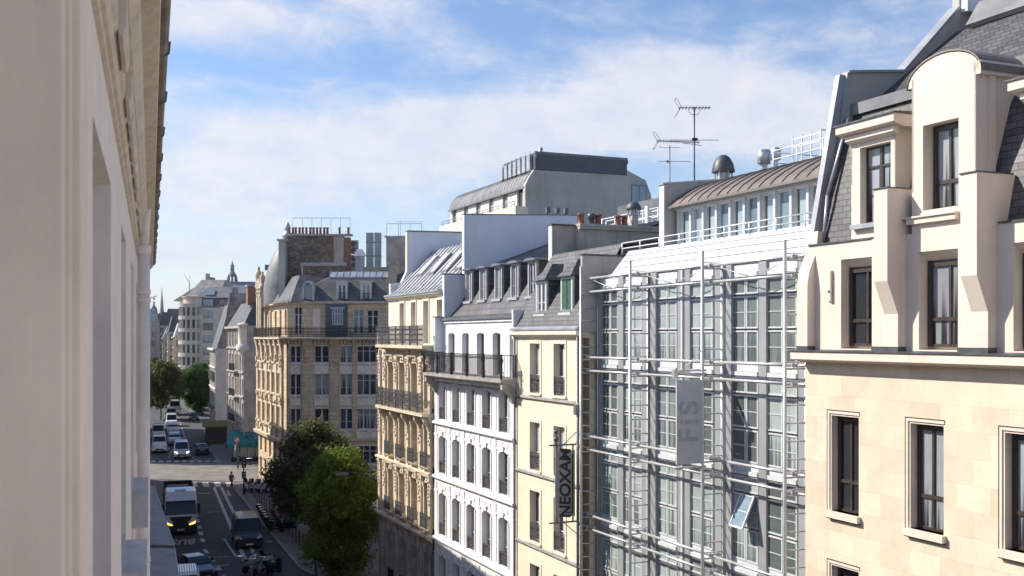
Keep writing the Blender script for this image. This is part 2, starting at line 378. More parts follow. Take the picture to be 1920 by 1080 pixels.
def win_mesh(w, h, fr, gl, style):
    k = (round(w, 2), round(h, 2), fr, gl, style)
    if k in _wc: return _wc[k]
    w, h = k[0], k[1]; f = MB(); t = .055 if w < 1.6 else .07; d0, d1 = -.03, .03
    f.box(0, t, d0, d1, 0, h).box(w-t, w, d0, d1, 0, h).box(t, w-t, d0, d1, 0, t*1.3).box(t, w-t, d0, d1, h-t, h)
    if style in ('french', 'french_t'):
        f.box(w/2-.045, w/2+.045, d0-.012, d1, t, h-t)
        top = h*.72 if style == 'french_t' else h-t
        for xx in (t, w/2+.045): f.box(xx, xx+.03, d0-.004, d1, t, top).box(w-t-.03 if xx > t else w/2-.075, w-t if xx > t else w/2-.045, d0-.004, d1, t, top)
        if style == 'french_t': f.box(t, w-t, d0-.014, d1, h*.72, h*.72+.06)
        for zz in (.36,): f.box(t+.03, w-t-.03, d0+.006, d1, h*zz, h*zz+.03)
    elif style == 'cross': f.box(w/2-.03, w/2+.03, d0-.01, d1, t, h-t).box(t, w-t, d0-.012, d1, h*.32, h*.32+.05)
    elif style == 'brown':
        f.box(t, w-t, d0-.02, d1, h*.30, h*.30+.09).box(w*.46, w*.46+.07, d0-.015, d1, t, h-t).box(t, t+.08, d0-.03, d1, t, h-t).box(t+.08, w-t, d0-.03, d1, h-t-.09, h-t)
    elif style == 'wide': 
        for q in range(1, 4): f.box(w*q/4-.04, w*q/4+.04, d0-.01, d1, t, h-t)
        f.box(t, w-t, d0-.013, d1, h*.68, h*.68+.06)
    elif style == 'mullion': f.box(w/2-.04, w/2+.04, d0-.01, d1, t, h-t)
    p = MB().box(t*.5, w-t*.5, .0, .012, t*.6, h-t*.5)
    _wc[k] = (f.mesh('window', fr), p.mesh('pane', gl)); return _wc[k]
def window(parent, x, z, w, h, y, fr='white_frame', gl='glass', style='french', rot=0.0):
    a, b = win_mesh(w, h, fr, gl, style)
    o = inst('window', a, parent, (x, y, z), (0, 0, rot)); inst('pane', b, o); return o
_rc = {}
def rail_mesh(L, h, mat, style='plain', gap=.12):
    k = (round(L, 2), round(h, 2), mat, style, gap)
    if k in _rc: return _rc[k]
    m = MB(); L = k[0]; r = .012
    m.box(0, L, -.025, .025, h-.035, h).box(0, L, -.02, .02, .05, .08)
    n = max(1, int(L/gap)); 
    for i in range(n+1):
        x = L*i/n; m.box(x-r, x+r, -r, r, .08, h-.035)
    if style == 'ornate':
        for i in range(n):
            x = L*(i+.5)/n
            for zz in (h*.28, h*.55, h*.8): m.lathe([(.045, -.012), (.062, 0), (.045, .012), (.03, 0), (.045, -.012)], (0, 0, 0), 6); 
            # scrolls: small rings turned to face the street
            base = len(m.v)-3*30
            vs = m.v[base:]; del m.v[base:]
            for q in range(3):
                for (vx, vy, vz) in vs[q*30:(q+1)*30]: m.v.append((x+vx, vz, (h*.28, h*.55, h*.8)[q]+vy))
        for i in range(0, n+1, 9):
            x = L*i/n; m.box(x-.03, x+.03, -.03, .03, 0, h)
        m.box(0, L, -.018, .018, h*.42, h*.42+.02).box(0, L, -.018, .018, h*.9-.02, h*.9)
    elif style == 'posts':
        P = max(1, round(L/2.2))
        for i in range(P+1):
            x = L*i/P; m.box(x-.045, x+.045, -.045, .045, 0, h+.03)
            for s in (-1, 1):
                pts = [(x+s*(.06+.13*math.sin(t*.5)), 0, h-.08-.06*t) for t in range(7)]; m.tube(pts, .018, 4)
                pts = [(x+s*(.2+.09*math.cos(t*.8)), 0, .24+.09*math.sin(t*.8)) for t in range(8)]; m.tube(pts, .016, 4)
        for i in range(n):
            xx = L*(i+.5)/n; pts = [(xx+.05*math.cos(t*1.05), 0, h*.88+.04*math.sin(t*1.05)) for t in range(7)]; m.tube(pts, .01, 4)
        m.box(0, L, -.018, .018, h*.82, h*.82+.02)
    _rc[k] = m.mesh('railing', mat); return _rc[k]
def pipe_rail(mb, L, h, y=0.0, rows=3, x0=0.0, z0=0.0, gap=1.5, r=.025, dz=0.0):
    n = max(1, round(L/gap))
    for k in range(rows): z = z0+h*(k+1)/rows; mb.cyl((x0, y, z), (x0+L, y, z+dz), r, n=6)
    for i in range(n+1): mb.cyl((x0+L*i/n, y, z0+dz*i/n), (x0+L*i/n, y, z0+h+dz*i/n), r, n=6)

# the street: facade lines as plan coordinates (X right, Y ahead, camera at 0,0)
U = Vector((.397, -.918)); NI = Vector((.918, .397)); ANG = math.atan2(-.918, .397)
def row_Y(x, d=0.0): return 2000*(21+1.089*d)/(x-95)
class Frame:
    """right-hand row: local x runs along the street towards the camera, y into the plot, z up"""
    def __init__(s, xl):
        s.Y0 = row_Y(xl); s.X0 = 21-.4325*s.Y0
    def s(s, x, d=0.0): return (s.Y0+.397*d-row_Y(x, d))/.918
    def z(s, x, y, d=0.0): return CAMZ-(y-631)*row_Y(x, d)/2000
    def root(s, name, label, cat='building', group=None): return thing(name, label, cat, (s.X0, s.Y0, 0), ANG, group)
# ================================================================ right-hand row
ROW = 'buildings of the right-hand row'
def seams(mb, L, prof, pitch=.5, w=.03, h=.045, x0=0.0):
    """standing seams following a roof profile of (y,z) points"""
    n = int(L/pitch)
    for i in range(n+1):
        x = x0+i*pitch
        for (a, b), (c, d) in zip(prof, prof[1:]):
            mb.hexa([(x-w/2,a,b-.02),(x+w/2,a,b-.02),(x+w/2,c,d-.02),(x-w/2,c,d-.02),(x-w/2,a,b+h),(x+w/2,a,b+h),(x+w/2,c,d+h),(x-w/2,c,d+h)])
def sheet(mb, prof, x0, x1, t=.08):
    for (a, b), (c, d) in zip(prof, prof[1:]):
        mb.hexa([(x0,a,b-t),(x1,a,b-t),(x1,c,d-t),(x0,c,d-t),(x0,a,b),(x1,a,b),(x1,c,d),(x0,c,d)])
def chimney_pots(parent, spots, z, h=.55, r=.13):
    for x, y in spots:
        MB().lathe([(r*1.1, 0), (r*.9, h*.1), (r*.8, h*.8), (r*1.05, h*.85), (r*1.05, h), (r*.7, h), (r*.6, h*.5)], n=8).build('chimney_pot', 'terracotta', parent, (x, y, z))
def surround(mb, a, b, c, d, w=.12, p=.035, y=0.0, sill=.16, sp=.12):
    mb.box(a-w, a, y-p, y, c, d+w).box(b, b+w, y-p, y, c, d+w).box(a, b, y-p, y, d, d+w).box(a-w*1.2, b+w*1.2, y-sp, y, c-sill, c).mark()

# ---------------------------------------------------------------- stone-faced building, nearest on the right
F = Frame(1510)
b = F.root('stone_building', 'pale stone-faced building with beige rendered buttresses, dormers and slate mansard filling the right edge', group=ROW)
ops = [(x, x+1.1, z, z+2.6) for x in (1.04, 3.91, 6.72, 9.55, 12.4) for z in (11.32, 7.3, 3.3)]
m = MB(); wall_open(m, 0, 15.5, 0, 15.28, ops, 0, .34); m.box(0, 15.5, .36, 11, 0, 18.4); m.face([(0,0,0),(0,.36,0),(0,.36,15.28),(0,0,15.28)]); m.face([(15.5,0,0),(15.5,0,15.28),(15.5,.36,15.28),(15.5,.36,0)])
m.build('wall', 'ashlar', b)
m = MB(); g = MB()
for a, c, zz, z2 in ops:
    m.box(a-.09, a-.02, -.022, .02, zz, z2+.09).box(a-.02, c+.03, -.022, .02, z2+.02, z2+.09).box(a-.06, c+.08, -.13, .34, zz-.17, zz)
    m.box(a, a+.035, .01, .34, zz, z2-.035).box(a, c, .01, .34, z2-.035, z2)
    m.mark(); g.box(a-.115, a-.092, -.026, .01, zz-.17, z2+.115).box(a-.092, c+.03, -.026, .01, z2+.092, z2+.115).box(a-.06, c+.08, -.10, .01, zz-.2, zz-.172).mark()
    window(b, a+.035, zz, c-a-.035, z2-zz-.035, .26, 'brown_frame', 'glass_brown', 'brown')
for u_, v_ in zip(m.build_each('window_surround', 'render_beige', b), g.build_each('surround_joint', 'brown_frame', b)): v_.parent = u_
MB().prism([(0,15.28),(-.30,15.36),(-.42,15.38),(-.42,15.58),(.36,15.62),(.36,15.28)], -.12, 15.6).build('cornice', 'render_beige', b)
m = MB().prism([(-.45,15.585),(-.45,15.615),(.15,15.66),(.15,15.625)], -.14, 15.6)
m.build('flashing', 'lead', b)
# rendered storey with deep chamfered window bays
nic = [(1.46, 2.95), (4.23, 5.72), (6.99, 8.48), (9.75, 11.24), (12.5, 14.0)]
m = MB(); wall_open(m, 0, 15.5, 15.6, 18.5, [(a, c, 15.68, 18.04) for a, c in nic], .0, .34); m.box(0, 15.5, .342, .36, 18.4, 18.5)
for a, c in nic:                                   # splayed head and jamb inside each bay
    m.hexa([(a+.001,.34,15.68),(a+.03,.34,15.68),(a+.001,.36,15.68),(a+.001,.35,15.68),(a+.001,.34,18.03),(a+.03,.34,18.03),(a+.001,.36,18.03),(a+.001,.35,18.03)])
    m.prism([(.02,18.03),(.34,17.78),(.34,18.03)], a+.002, c-.002)
    window(b, a+.02, 15.75, c-a-.04, 2.08, .30, 'brown_frame', 'glass_brown', 'brown')
m.build('rendered_storey', 'render_beige', b)
m = MB()
for x0, x1 in ((2.92, 3.82), (5.70, 6.55), (8.46, 9.32), (11.22, 12.1), (14, 14.9)):
    m.prism([(0,15.6),(-.27,15.6),(-.27,18.45),(0,18.45)], x0, x1)
    m.prism([(-.002,16.5),(-.268,16.55),(-.60,17.35),(-.60,19.62),(.55,19.62),(.55,18.0),(-.002,18.0)], x1-.46, x1-.003).mark()
m.prism([(.3,15.6),(-.27,15.6),(-.27,17.45),(-.20,17.8),(.02,18.3),(.10,18.9),(.5,18.9)], -.02, .42)
m.build_each('buttress', 'render_beige', b)
m = MB()
for x0, x1 in ((2.92, 3.82), (5.70, 6.55), (8.46, 9.32), (11.22, 12.1)):
    m.box(x1-.48, x1+.015, -.63, .5, 19.62, 19.65).mark().box(x0-.01, x1+.01, -.285, -.02, 15.63, 15.75).mark()
m.box(-.03, .44, -.29, -.02, 15.63, 15.74); m.box(.15, 2.92, -.04, .34, 18.5, 18.54).mark().box(6.6, 8.46, -.04, .34, 18.5, 18.54)
m.build_each('lead_capping', 'lead', b)
MB().prism([(-.03+.0,16.9),(-.09,16.95),(-.09,17.75),(-.03,17.8)], 1.05, 1.14).prism([(-.02,17.2),(-.13,17.2),(-.13,17.26),(-.02,17.26)], .98, 1.1).build('wall_light', 'render_beige', b)
# mansard
prof = [(.30,18.5),(.62,19.9),(1.05,21.3),(1.55,22.35)]
m = MB(); sheet(m, prof, .25, 15.5); sheet(m, [(1.75,22.35),(5.3,25.0)], .25, 15.5); m.box(.25, 15.5, 1.8, 9, 18.4, 22.2).prism([(1.9,22.2),(5.3,24.8),(9,24.8),(9,22.2)], .3, 15.5)
m.build('slate_roof', 'slate', b)
m = MB().box(.25, 15.5, 1.4, 1.85, 22.33, 22.43).box(.25, 15.5, 1.36, 1.42, 22.2, 22.52)
m.hexa([(.9,5.1,24.9),(15.5,5.1,24.9),(15.5,5.6,25.6),(.9,5.6,25.6),(.9,5.0,25.0),(15.5,5.0,25.0),(15.5,5.5,25.72),(.9,5.5,25.72)])
m.box(.9, 15.5, 5.5, 9, 25.6, 25.74); m.build('zinc_ledge', 'zinc_mid', b)
m = MB(); n = 60
for i in range(n): m.box(1.1+i*.24, 1.13+i*.24, 5.75, 5.78, 25.74, 26.75)
m.box(1.0, 15.4, 5.73, 5.8, 26.72, 26.78).box(1.0, 15.4, 5.74, 5.79, 25.85, 25.89); m.build('roof_railing', 'iron', b)
pw = [(.30,18.3),(.62,18.8),(1.28,23.4),(3.3,23.62),(5.45,25.75),(5.45,29.5),(6.6,29.5),(6.6,25),(9,25),(9,18.3)]
MB().prism(pw, -.02, .24).build('party_wall', 'concrete_grey', b)
m = MB()
for (a, c), (d, e) in zip(pw[1:5], pw[2:5]):
    v = Vector((d-a, e-c)).normalized(); nx, nz = -v.y*.07, v.x*.07
    m.prism([(a, c), (d, e), (d+nx, e+nz), (a+nx, c+nz)], -.10, .32)
m.build('zinc_coping', 'zinc_blue', b)
m = MB().prism([(.05,18.55),(.42,18.65),(1.22,23.35),(1.02,23.35)], .02, .22); m.build('coping_face', 'zinc_blue', b)
MB().box(-.04, .5, 5.5, 6.9, 25.6, 30).build('chimney', 'white_plaster', b)
MB().tube([(.42,.28,18.6),(.42,.42,19.9),(.42,1.15,22.1)], .05).build('downpipe', 'zinc', b)
def flat_dormer(x0, x1):
    d = MB(); wall_open(d, x0, x1, 18.5, 21.25, [(x0+.33, x1-.16, 18.92, 20.92)], .12, .3)
    d.face([(x0,.12,18.5),(x0,.12,21.25),(x0,1.4,21.25),(x0,.3,18.5)]); d.prism([(.12,18.5),(.42,18.5),(1.5,21.25),(.12,21.25)], x1-.04, x1)
    d.prism([(.12,20.0),(.12,21.25),(1.5,21.25),(1.2,20.0)], x0, x0+.05)
    o = d.build('dormer', 'render_beige', b)
    e = MB().prism([(.12,21.22),(-.12,21.28),(-.22,21.32),(-.22,21.52),(1.6,21.52),(1.6,21.22)], x0-.22, x1+.30).prism([(.05,21.05),(-.06,21.12),(-.06,21.24),(.12,21.24),(.12,21.05)], x0-.04, x1+.12)
    e.build('dormer_cornice', 'render_beige', o); MB().prism([(-.26,21.52),(-.26,21.56),(1.5,21.66),(1.5,21.52)], x0-.26, x1+.34).build('dormer_flashing', 'lead', o)
    window(b, x0+.33, 18.92, x1-x0-.49, 2.0, .36, 'brown_frame', 'glass_brown', 'french_t')
    MB().box(x0+.1, x1-.02, -.02, .14, 18.8, 18.92).build('dormer_sill', 'zinc', o)
    MB().prism([(.36,18.5),(.46,18.5),(1.56,21.25),(1.45,21.25)], x1, x1+.05).build('cheek_flashing', 'zinc_dark', o)
def arch_dormer(cx):
    a, c = cx-.98, cx+.98; hw = .98; zs = 22.05; rise = .6; w0, w1 = cx-.62, cx+.48
    d = MB(); wall_open(d, a, c, 18.5, zs, [(w0, w1, 19.03, 21.07)], 0, .36)
    arc = [(cx+hw*1.12*math.cos(t*math.pi/14), zs+rise*math.sin(t*math.pi/14)) for t in range(15)]
    d.prism(arc, 0, .12, 'y'); d.prism([(0,18.5),(.3,18.5),(.65,20.0),(1.1,21.4),(1.6,22.3),(2.9,22.6),(0,22.25)], c-.06, c); d.prism([(0,19.5),(.4,19.5),(1.1,21.4),(1.6,22.3),(0,22.25)], a, a+.06)
    d.box(c, c+.14, .0, 1.45, 21.95, 22.26)
    d.box(c, c+.09, .35, .52, 19.7, 21.95)
    o = d.build('arched_dormer', 'render_beige', b)
    e = MB(); arc2 = [(cx+(hw*1.12+.05)*math.cos(t*math.pi/16), zs+.02+(rise+.05)*math.sin(t*math.pi/16)) for t in range(17)]
    for (p, q), (p2, q2) in zip(arc2, arc2[1:]): e.hexa([(p,-.018,q-.045),(p2,-.018,q2-.045),(p2,3.0,q2-.045),(p,3.0,q-.045),(p,-.018,q),(p2,-.018,q2),(p2,3.0,q2),(p,3.0,q)])
    e.build('curved_roof', 'zinc_brown', o); MB().box(a-.08, c-.5, -.12, .1, 18.72, 18.86).box(a-.3, c-.45, -.17, .1, 18.86, 18.9).build('ledge', 'render_beige', o)
    window(b, w0, 19.03, w1-w0, 2.04, .36, 'brown_frame', 'glass_brown', 'brown')
    MB().prism([(.34,18.5),(.44,18.5),(.78,20.0),(1.24,21.4),(1.7,22.2),(1.6,22.25),(1.12,21.4),(.68,20.0)], c+.002, c+.05).build('cheek_flashing', 'zinc_dark', o)
flat_dormer(1.72, 3.32); arch_dormer(4.98); flat_dormer(7.25, 8.9); arch_dormer(10.55)
m = MB(); m.hexa([(6.2,3.0,23.42),(7.6,3.0,23.42),(7.6,4.4,24.46),(6.2,4.4,24.46),(6.2,2.95,23.52),(7.6,2.95,23.52),(7.6,4.35,24.56),(6.2,4.35,24.56)])
s_ = m.build('skylight', 'zinc_dark', b); m = MB(); m.hexa([(6.28,3.06,23.55),(7.52,3.06,23.55),(7.52,4.28,24.45),(6.28,4.28,24.45),(6.28,3.04,23.6),(7.52,3.04,23.6),(7.52,4.26,24.51),(6.28,4.26,24.51)]); m.build('pane', 'skylight', s_)

# ---------------------------------------------------------------- glass office building with the steel scaffold front
F = Frame(1088); L = 13.70; GD = .7
b = F.root('glass_office_building', 'grey steel and glass office building fronted by exposed rods and ladders, beside the cream house', group=ROW)
S = lambda x, d=GD: F.s(x, d)
m = MB().box(.1, L, GD+.14, 12, 0, 18.45)
m.box(.0, L, GD+.12, GD+.14, 0, 18.45); m.build('core', 'shade_reveal', b)
bays = [(1128, 1159), (1169, 1204), (1231, 1269.5), (1294, 1337), (1372, 1422), (1437, 1495)]
cols = [(1104, 1117), (1119, 1127), (1159, 1168), (1204, 1216), (1219.5, 1230), (1270.5, 1281), (1283.5, 1293), (1340, 1356), (1361, 1371), (1422.5, 1436.5), (1497, 1512)]
for x0, x1 in cols:
    a, c = S(x0, GD-.08), S(x1, GD-.08); MB().box(a, c, GD-.08, GD+.12, 0, 18.35).build('column', 'column_grey', b)
m = MB()
for x in (1118, 1218, 1282.2, 1358.5): m.box(S(x)-.05, S(x)+.05, GD-.1, .8, 0, 18.35).mark()
m.build_each('edge_trim', 'pale_frame', b)
def office_window(w, h=2.66):
    f, p = MB(), MB(); x = [0, w*.56, w]
    for i in range(2):
        xa, xb = x[i]+(.02 if i else 0), x[i+1]-(0 if i else .02)
        for za, zb in ((h-.50, h), (h-1.58, h-.56), (0, h-1.64)):
            t = .05
            f.box(xa, xa+t, -.022, .03, za, zb).box(xb-t, xb, -.022, .03, za, zb).box(xa+t, xb-t, -.022, .03, za, za+t).box(xa+t, xb-t, -.022, .03, zb-t, zb)
            if zb-za > .6: f.box(xa+t, xb-t, -.01, .03, (za+zb)/2-.012, (za+zb)/2+.012)
            p.box(xa+t*.5, xb-t*.5, .01, .02, za+t*.5, zb-t*.5)
    return f, p
for k in range(5):
    z0 = 15.17-3.1*k
    for x0, x1 in bays:
        a, c = S(x0), S(x1)
        f, p = office_window(c-a)
        o = f.build('window', 'pale_frame', b, (a, GD, z0)); p.build('pane', 'glass_office', o)
m = MB(); g = MB()
for k in range(6):
    z0 = 17.85-3.1*k
    for x0, x1 in bays:
        a, c = S(x0), S(x1); m.box(a, c, GD-.06, GD+.11, z0+.02, z0+.15).box(a, c, GD, GD+.11, z0+.16, z0+.40)
        g.box(a, c, GD+.05, GD+.118, z0-.0, z0+.42); m.mark(); g.mark()
for u_, v_ in zip(m.build_each('spandrel', 'white_cladding', b), g.build_each('spandrel_gap', 'iron_grey', b)): v_.parent = u_
m = MB()
for k in range(5):
    for x0, x1 in bays: m.box(S(x0), S(x1), GD+.04, GD+.1, 15.17-3.1*k, 17.83-3.1*k).mark()
m.build_each('window_backing', 'iron_grey', b)
# scaffold
PY = -.12
poles = [0.30, F.s(1187), F.s(1323), F.s(1478)]
lev = [18.28-3.1*k for k in range(6)]+[17.75-3.1*k for k in range(6)]
for i, px in enumerate(poles):
    m = MB().cyl((px, PY, .2), (px, PY, 18.75), .055, n=10).cyl((px+.02, .60, .3), (px+.02, .60, 18.2), .028)
    z = .6
    while z < 18.2: m.cyl((px, PY, z), (px+.02, .6, z), .026, n=5); z += .517
    for z in lev:
        if z < .5: continue
        m.cyl((px+.02, .10, z), (px+.06, .52, z), .045, n=8).ball((px+.03, .18, z), .07).ball((px+.05, .46, z), .07).cyl((px+.03,.30,z-.09),(px+.03,.30,z+.05),.03)
        m.cyl((px, PY, z+.09), (px+.05, .6, z+.09), .018, n=5).cyl((px, PY, z-.09), (px+.05, .6, z-.09), .018, n=5)
    m.build('ladder_frame', 'steel_bar', b)
for z in sorted(lev):
    if z < .5: continue
    m = MB()
    for i in range(4):
        xa = poles[i]+.12; xb = (poles[i+1]-.03) if i < 3 else L-.02
        m.cyl((xa, .16, z), (xb, .16, z), .047, n=8)
    m.build('tie_rod', 'steel_bar', b)
m = MB()
for i in range(3):
    xa, xb = poles[i]+.15, poles[i+1]; mid = (xa+xb)/2
    m.tube([(xa, .2, 18.27), (mid, .2, 17.8), (xb, .2, 18.27)], .016, 5).mark()
m.build_each('brace', 'steel_bar', b)
# one office window tilted open
for (bx, k, zz) in ((4, 1, .62), (1, 3, .0)):
    a, c = S(bays[bx][0]), S(bays[bx][1]); w = (c-a)*.56
    f = MB(); h = 1.1; f.box(0,.06,-.02,.03,0,h).box(w-.06,w,-.02,.03,0,h).box(.06,w-.06,-.02,.03,0,.06).box(.06,w-.06,-.02,.03,h-.06,h).box(.06,w-.06,-.01,.02,h/2-.012,h/2+.012)
    o = f.build('open_window', 'pale_frame', b, (a+(c-a)*.42, GD-.52, 15.17-3.1*(k+1)+(1.12 if bx == 4 else 1.02)), (R(-24), 0, R(-4))); MB().box(.03, w-.03, 0, .01, .03, h-.03).build('pane', 'skylight', o)
# white band, terrace, set-back glazed storey with barrel roof
m = MB(); s0 = 1.42
for (za, ya), (zb, yb) in zip([(18.38,.62),(18.62,.78),(18.88,.96),(19.12,1.14)], [(18.61,.775),(18.87,.955),(19.11,1.135),(19.3,1.25)]):
    m.hexa([(s0+(za-18.38)*.25,ya,za),(L,ya,za),(L,ya+.3,za),(s0+(za-18.38)*.25,ya+.3,za),(s0+(zb-18.38)*.25,yb,zb),(L,yb,zb),(L,yb+.3,zb),(s0+(zb-18.38)*.25,yb+.3,zb)])
m.build('white_band', 'white_cladding', b)
m = MB()
for z, y in ((18.615,.765),(18.875,.945),(19.115,1.125)): m.box(1.6, L, y, y+.02, z-.012, z+.012).mark()
m.build_each('band_joint', 'zinc_dark', b)
MB().box(1.6, L, 1.5, 10.5, 18.46, 19.08).build('terrace', 'concrete_grey', b)
m = MB(); pipe_rail(m, L-1.3, .42, 1.22, 2, 1.2, 19.22, 1.35, .022); m.build('railing', 'rail_white', b)
m = MB(); P0, P1 = 2.3, L
m.box(P0, P1, 3.2, 9.5, 19.08, 21.0); m.build('pavilion_core', 'shade_reveal', b)
m = MB(); m.box(P0-.05, P1, 2.9, 3.2, 20.86, 21.04).box(P0-.05, P1, 2.85, 3.2, 19.08, 19.32)
pitch = (P1-P0-.3)/13; 
for i in range(14): m.box(P0+.12+i*pitch, P0+.24+i*pitch, 2.95, 3.2, 19.32, 20.86)
m.build('pavilion_frame', 'pale_frame', b)
for i in range(13):
    x = P0+.24+i*pitch; o = MB().box(x, x+.07, 3.05, 3.15, 19.32, 20.86).box(x+.07, x+pitch-.12, 3.05, 3.15, 20.8, 20.86).build('pavilion_window', 'white_frame', b)
    MB().box(x+(.07 if i % 2 else .22), x+pitch-.121, 3.12, 3.13, 19.32, 20.8).build('pane', 'glass_pavilion', o)
prof = [(2.62+3.6*(1-math.cos(t*math.pi/16)), 21.02+1.25*math.sin(t*math.pi/16)) for t in range(9)]; prof = [(2.62,21.0)]+[(2.7+3.4*(t/8)**1.25, 21.04+1.22*math.sin(t/8*math.pi/2)) for t in range(9)]
m = MB(); sheet(m, prof, P0-.1, P1+.1, .06); seams(m, P1-P0, prof[1:], .62, .035, .05, P0+.05); m.box(P0, P1, 6.1, 9.6, 22.1, 22.2); m.build('barrel_roof', 'zinc_brown', b)
m = MB().prism([(2.55,19.1),(2.55,21.88),(6.6,22.38),(6.6,19.1)], P0-.42, P0-.12); m.build('gable_wall', 'concrete_grey', b)
MB().prism([(2.45,21.88),(2.45,21.95),(6.7,22.45),(6.7,22.38)], P0-.47, P0-.08).build('gable_coping', 'zinc', b)
MB().box(P0-.43, P0-.11, 2.5, 2.549, 19.1, 21.88).build('gable_edge', 'white_plaster', b)  # street-facing edge: its sunlit brightness put in as white colour
m = MB(); pipe_rail(m, 10, 1.0, 6.3, 3, 4.0, 22.15, 1.5, .025)
m.cyl((4.0,6.3,23.1),(4.0,8.6,23.1),.025).cyl((4.0,6.3,22.7),(4.0,8.6,22.7),.025); m.build('roof_railing', 'rail_white', b)
m = MB()
for i in range(4): m.box(4.1+i*.55, 4.14+i*.55, 7.1, 7.14, 22.2, 23.75)
for zz in (22.7, 23.0, 23.3, 23.6): m.box(4.1, 5.8, 7.1, 7.14, zz, zz+.05)
for zz in (22.9, 23.7): m.box(5.75, 5.8, 7.1, 8.3, zz, zz+.05)
m.build('plant_screen', 'rail_white', b)
m = MB().cyl((2.6,6.9,22.1),(2.6,6.9,23.4),.14).cyl((2.6,6.9,22.9),(2.6,6.9,23.45),.26).cyl((3.1,7.1,22.1),(3.1,7.1,23.5),.09).cyl((3.1,7.1,23.0),(3.1,7.1,23.45),.2); m.build('flue', 'zinc', b)
def vent_hood(parent, x, y, z, r=.62):
    m = MB().lathe([(r*.62,0),(r*.62,.5*r*1.6)], (x,y,z), 12, False).build('hood_base', 'zinc', parent)
    m = MB()
    for k in range(6):
        t = k*math.pi/3; m.box(x+r*.8*math.cos(t)-.03, x+r*.8*math.cos(t)+.03, y+r*.8*math.sin(t)-.03, y+r*.8*math.sin(t)+.03, z, z+r*.9)
    m.build('hood_leg', 'zinc', parent)
    MB().lathe([(r*1.08,r*.8),(r*1.1,r*.9),(r*.95,r*1.35),(r*.62,r*1.75),(r*.3,r*1.92),(0,r*1.95)], (x,y,z), 12, True).build('hood', 'lead', parent)
v = thing('vent_hood', 'large dark domed vent hood on pale legs, beside the tall antenna above the brown roof', 'roof vent', (0,0,0))
v.location = (8.42, 42.5, 22.05); v.rotation_euler = (0,0,ANG)
vent_hood(v, 0, 0, 0, .50); v.scale = (.84, .84, 1.22)
MB().box(-.5, .5, -.5, .5, -.25, .0).build('plinth', 'concrete_grey', v)

# banner sign on the scaffold
def blade_sign(name, label, cat, F, sx, w, z0, z1, col, body, size, tcol, tx, tspace=1.0, off=.35, shear=0.0, toff=0.0):
    t = thing(name, label, cat, (F.X0+.397*sx-.918*off, F.Y0-.918*sx-.397*off, z0), ANG+math.pi/2)
    # local x runs out from the house to the street is -x ; face looks towards the camera (-y)
    h = z1-z0
    MB().box(-w, 0, -.03, .03, 0, h).build('panel', col, t)
    me = text_mesh(body, size, tcol, .006, tspace, shear, toff); inst('lettering', me, t, (-w/2+tx, -.036, h/2), (R(90), R(-90), 0))
    return t, w, h
t, w, h = blade_sign('banner_sign', 'pale grey vertical banner with rounded grey letters hung from the steel scaffold', 'banner', F, poles[2], 1.0, 11.95, 14.62, 'sign_grey', 'FiS', 1.0, 'ink_soft', -.02, 1.2, .10, 0.0, .02)
MB().cyl((.12,0,h+.18),(-w-.1,0,h+.18),.05).cyl((.12,0,h+.30),(-w*.9,0,h+.30),.03).box(-w-.12,-w+.02,-.08,.08,h+.06,h+.34).cyl((.1,0,-.12),(-w-.08,0,-.12),.04).tube([(.1,0,h+1.1),(-w*.75,0,h+.3)],.015).build('bracket', 'steel_bar', t)

# ---------------------------------------------------------------- cream house with the blade sign
F = Frame(967); L = 6.5
b = F.root('cream_house', 'narrow cream rendered house with two slate dormers, between white house and glass office building', group=ROW)
cx = [(1.6, 2.62), (4.0, 5.05)]; rz = [(13.55,15.7),(10.2,12.28),(7.1,9.3),(4.0,6.1)]
ops = [(a, c, z0, z1) for a, c in cx for z0, z1 in rz]
m = MB(); wall_open(m, 0, L, 3.3, 16.0, ops, 0, .34); m.box(0, L, .36, 10, 0, 16.2); wall_open(m, 0, L, 0, 3.3, [(.5,2.7,.1,2.8),(3.4,5.9,.1,2.8)], 0, .34); m.build('wall', 'cream_plaster', b)
m = MB(); g = MB()
for a, c, z0, z1 in ops:
    surround(m, a, c, z0, z1, .13, .03, 0, .10, .10)
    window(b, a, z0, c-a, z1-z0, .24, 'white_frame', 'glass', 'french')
    inst('window_railing', rail_mesh(c-a, .78, 'iron_grey', 'ornate', .12), b, (a, .03, z0))
m.build_each('window_surround', 'cream_trim', b)
for a, c in ((.5,2.7),(3.4,5.9)): window(b, a, .1, c-a, 2.7, .25, 'brown_frame', 'glass', 'mullion')
m = MB()
for z in (13.3, 10.0, 6.85, 3.75): m.prism([(0,z-.1),(-.06,z-.02),(-.10,z),(-.10,z+.1),(0,z+.12)], -.02, L).mark()
m.build_each('string_course', 'grey_trim', b)
MB().prism([(.36,15.95),(0,15.95),(-.10,16.0),(-.24,16.08),(-.24,16.24),(.36,16.28)], -.1, L).build('cornice', 'cream_trim', b)
MB().prism([(-.27,16.26),(-.27,16.34),(-.12,16.42),(.1,16.42),(.1,16.30)], -.12, L).build('gutter', 'zinc', b)
prof = [(-.02,16.4),(.55,17.35),(1.15,18.6),(1.85,19.75),(5.5,20.3)]
m = MB(); sheet(m, prof, -.05, L); m.prism([(.1,16.3),(.6,17.2),(1.9,19.6),(5.5,20.1),(9,20.1),(9,16.3)], -.04, L-.02); m.build('slate_roof', 'slate', b)
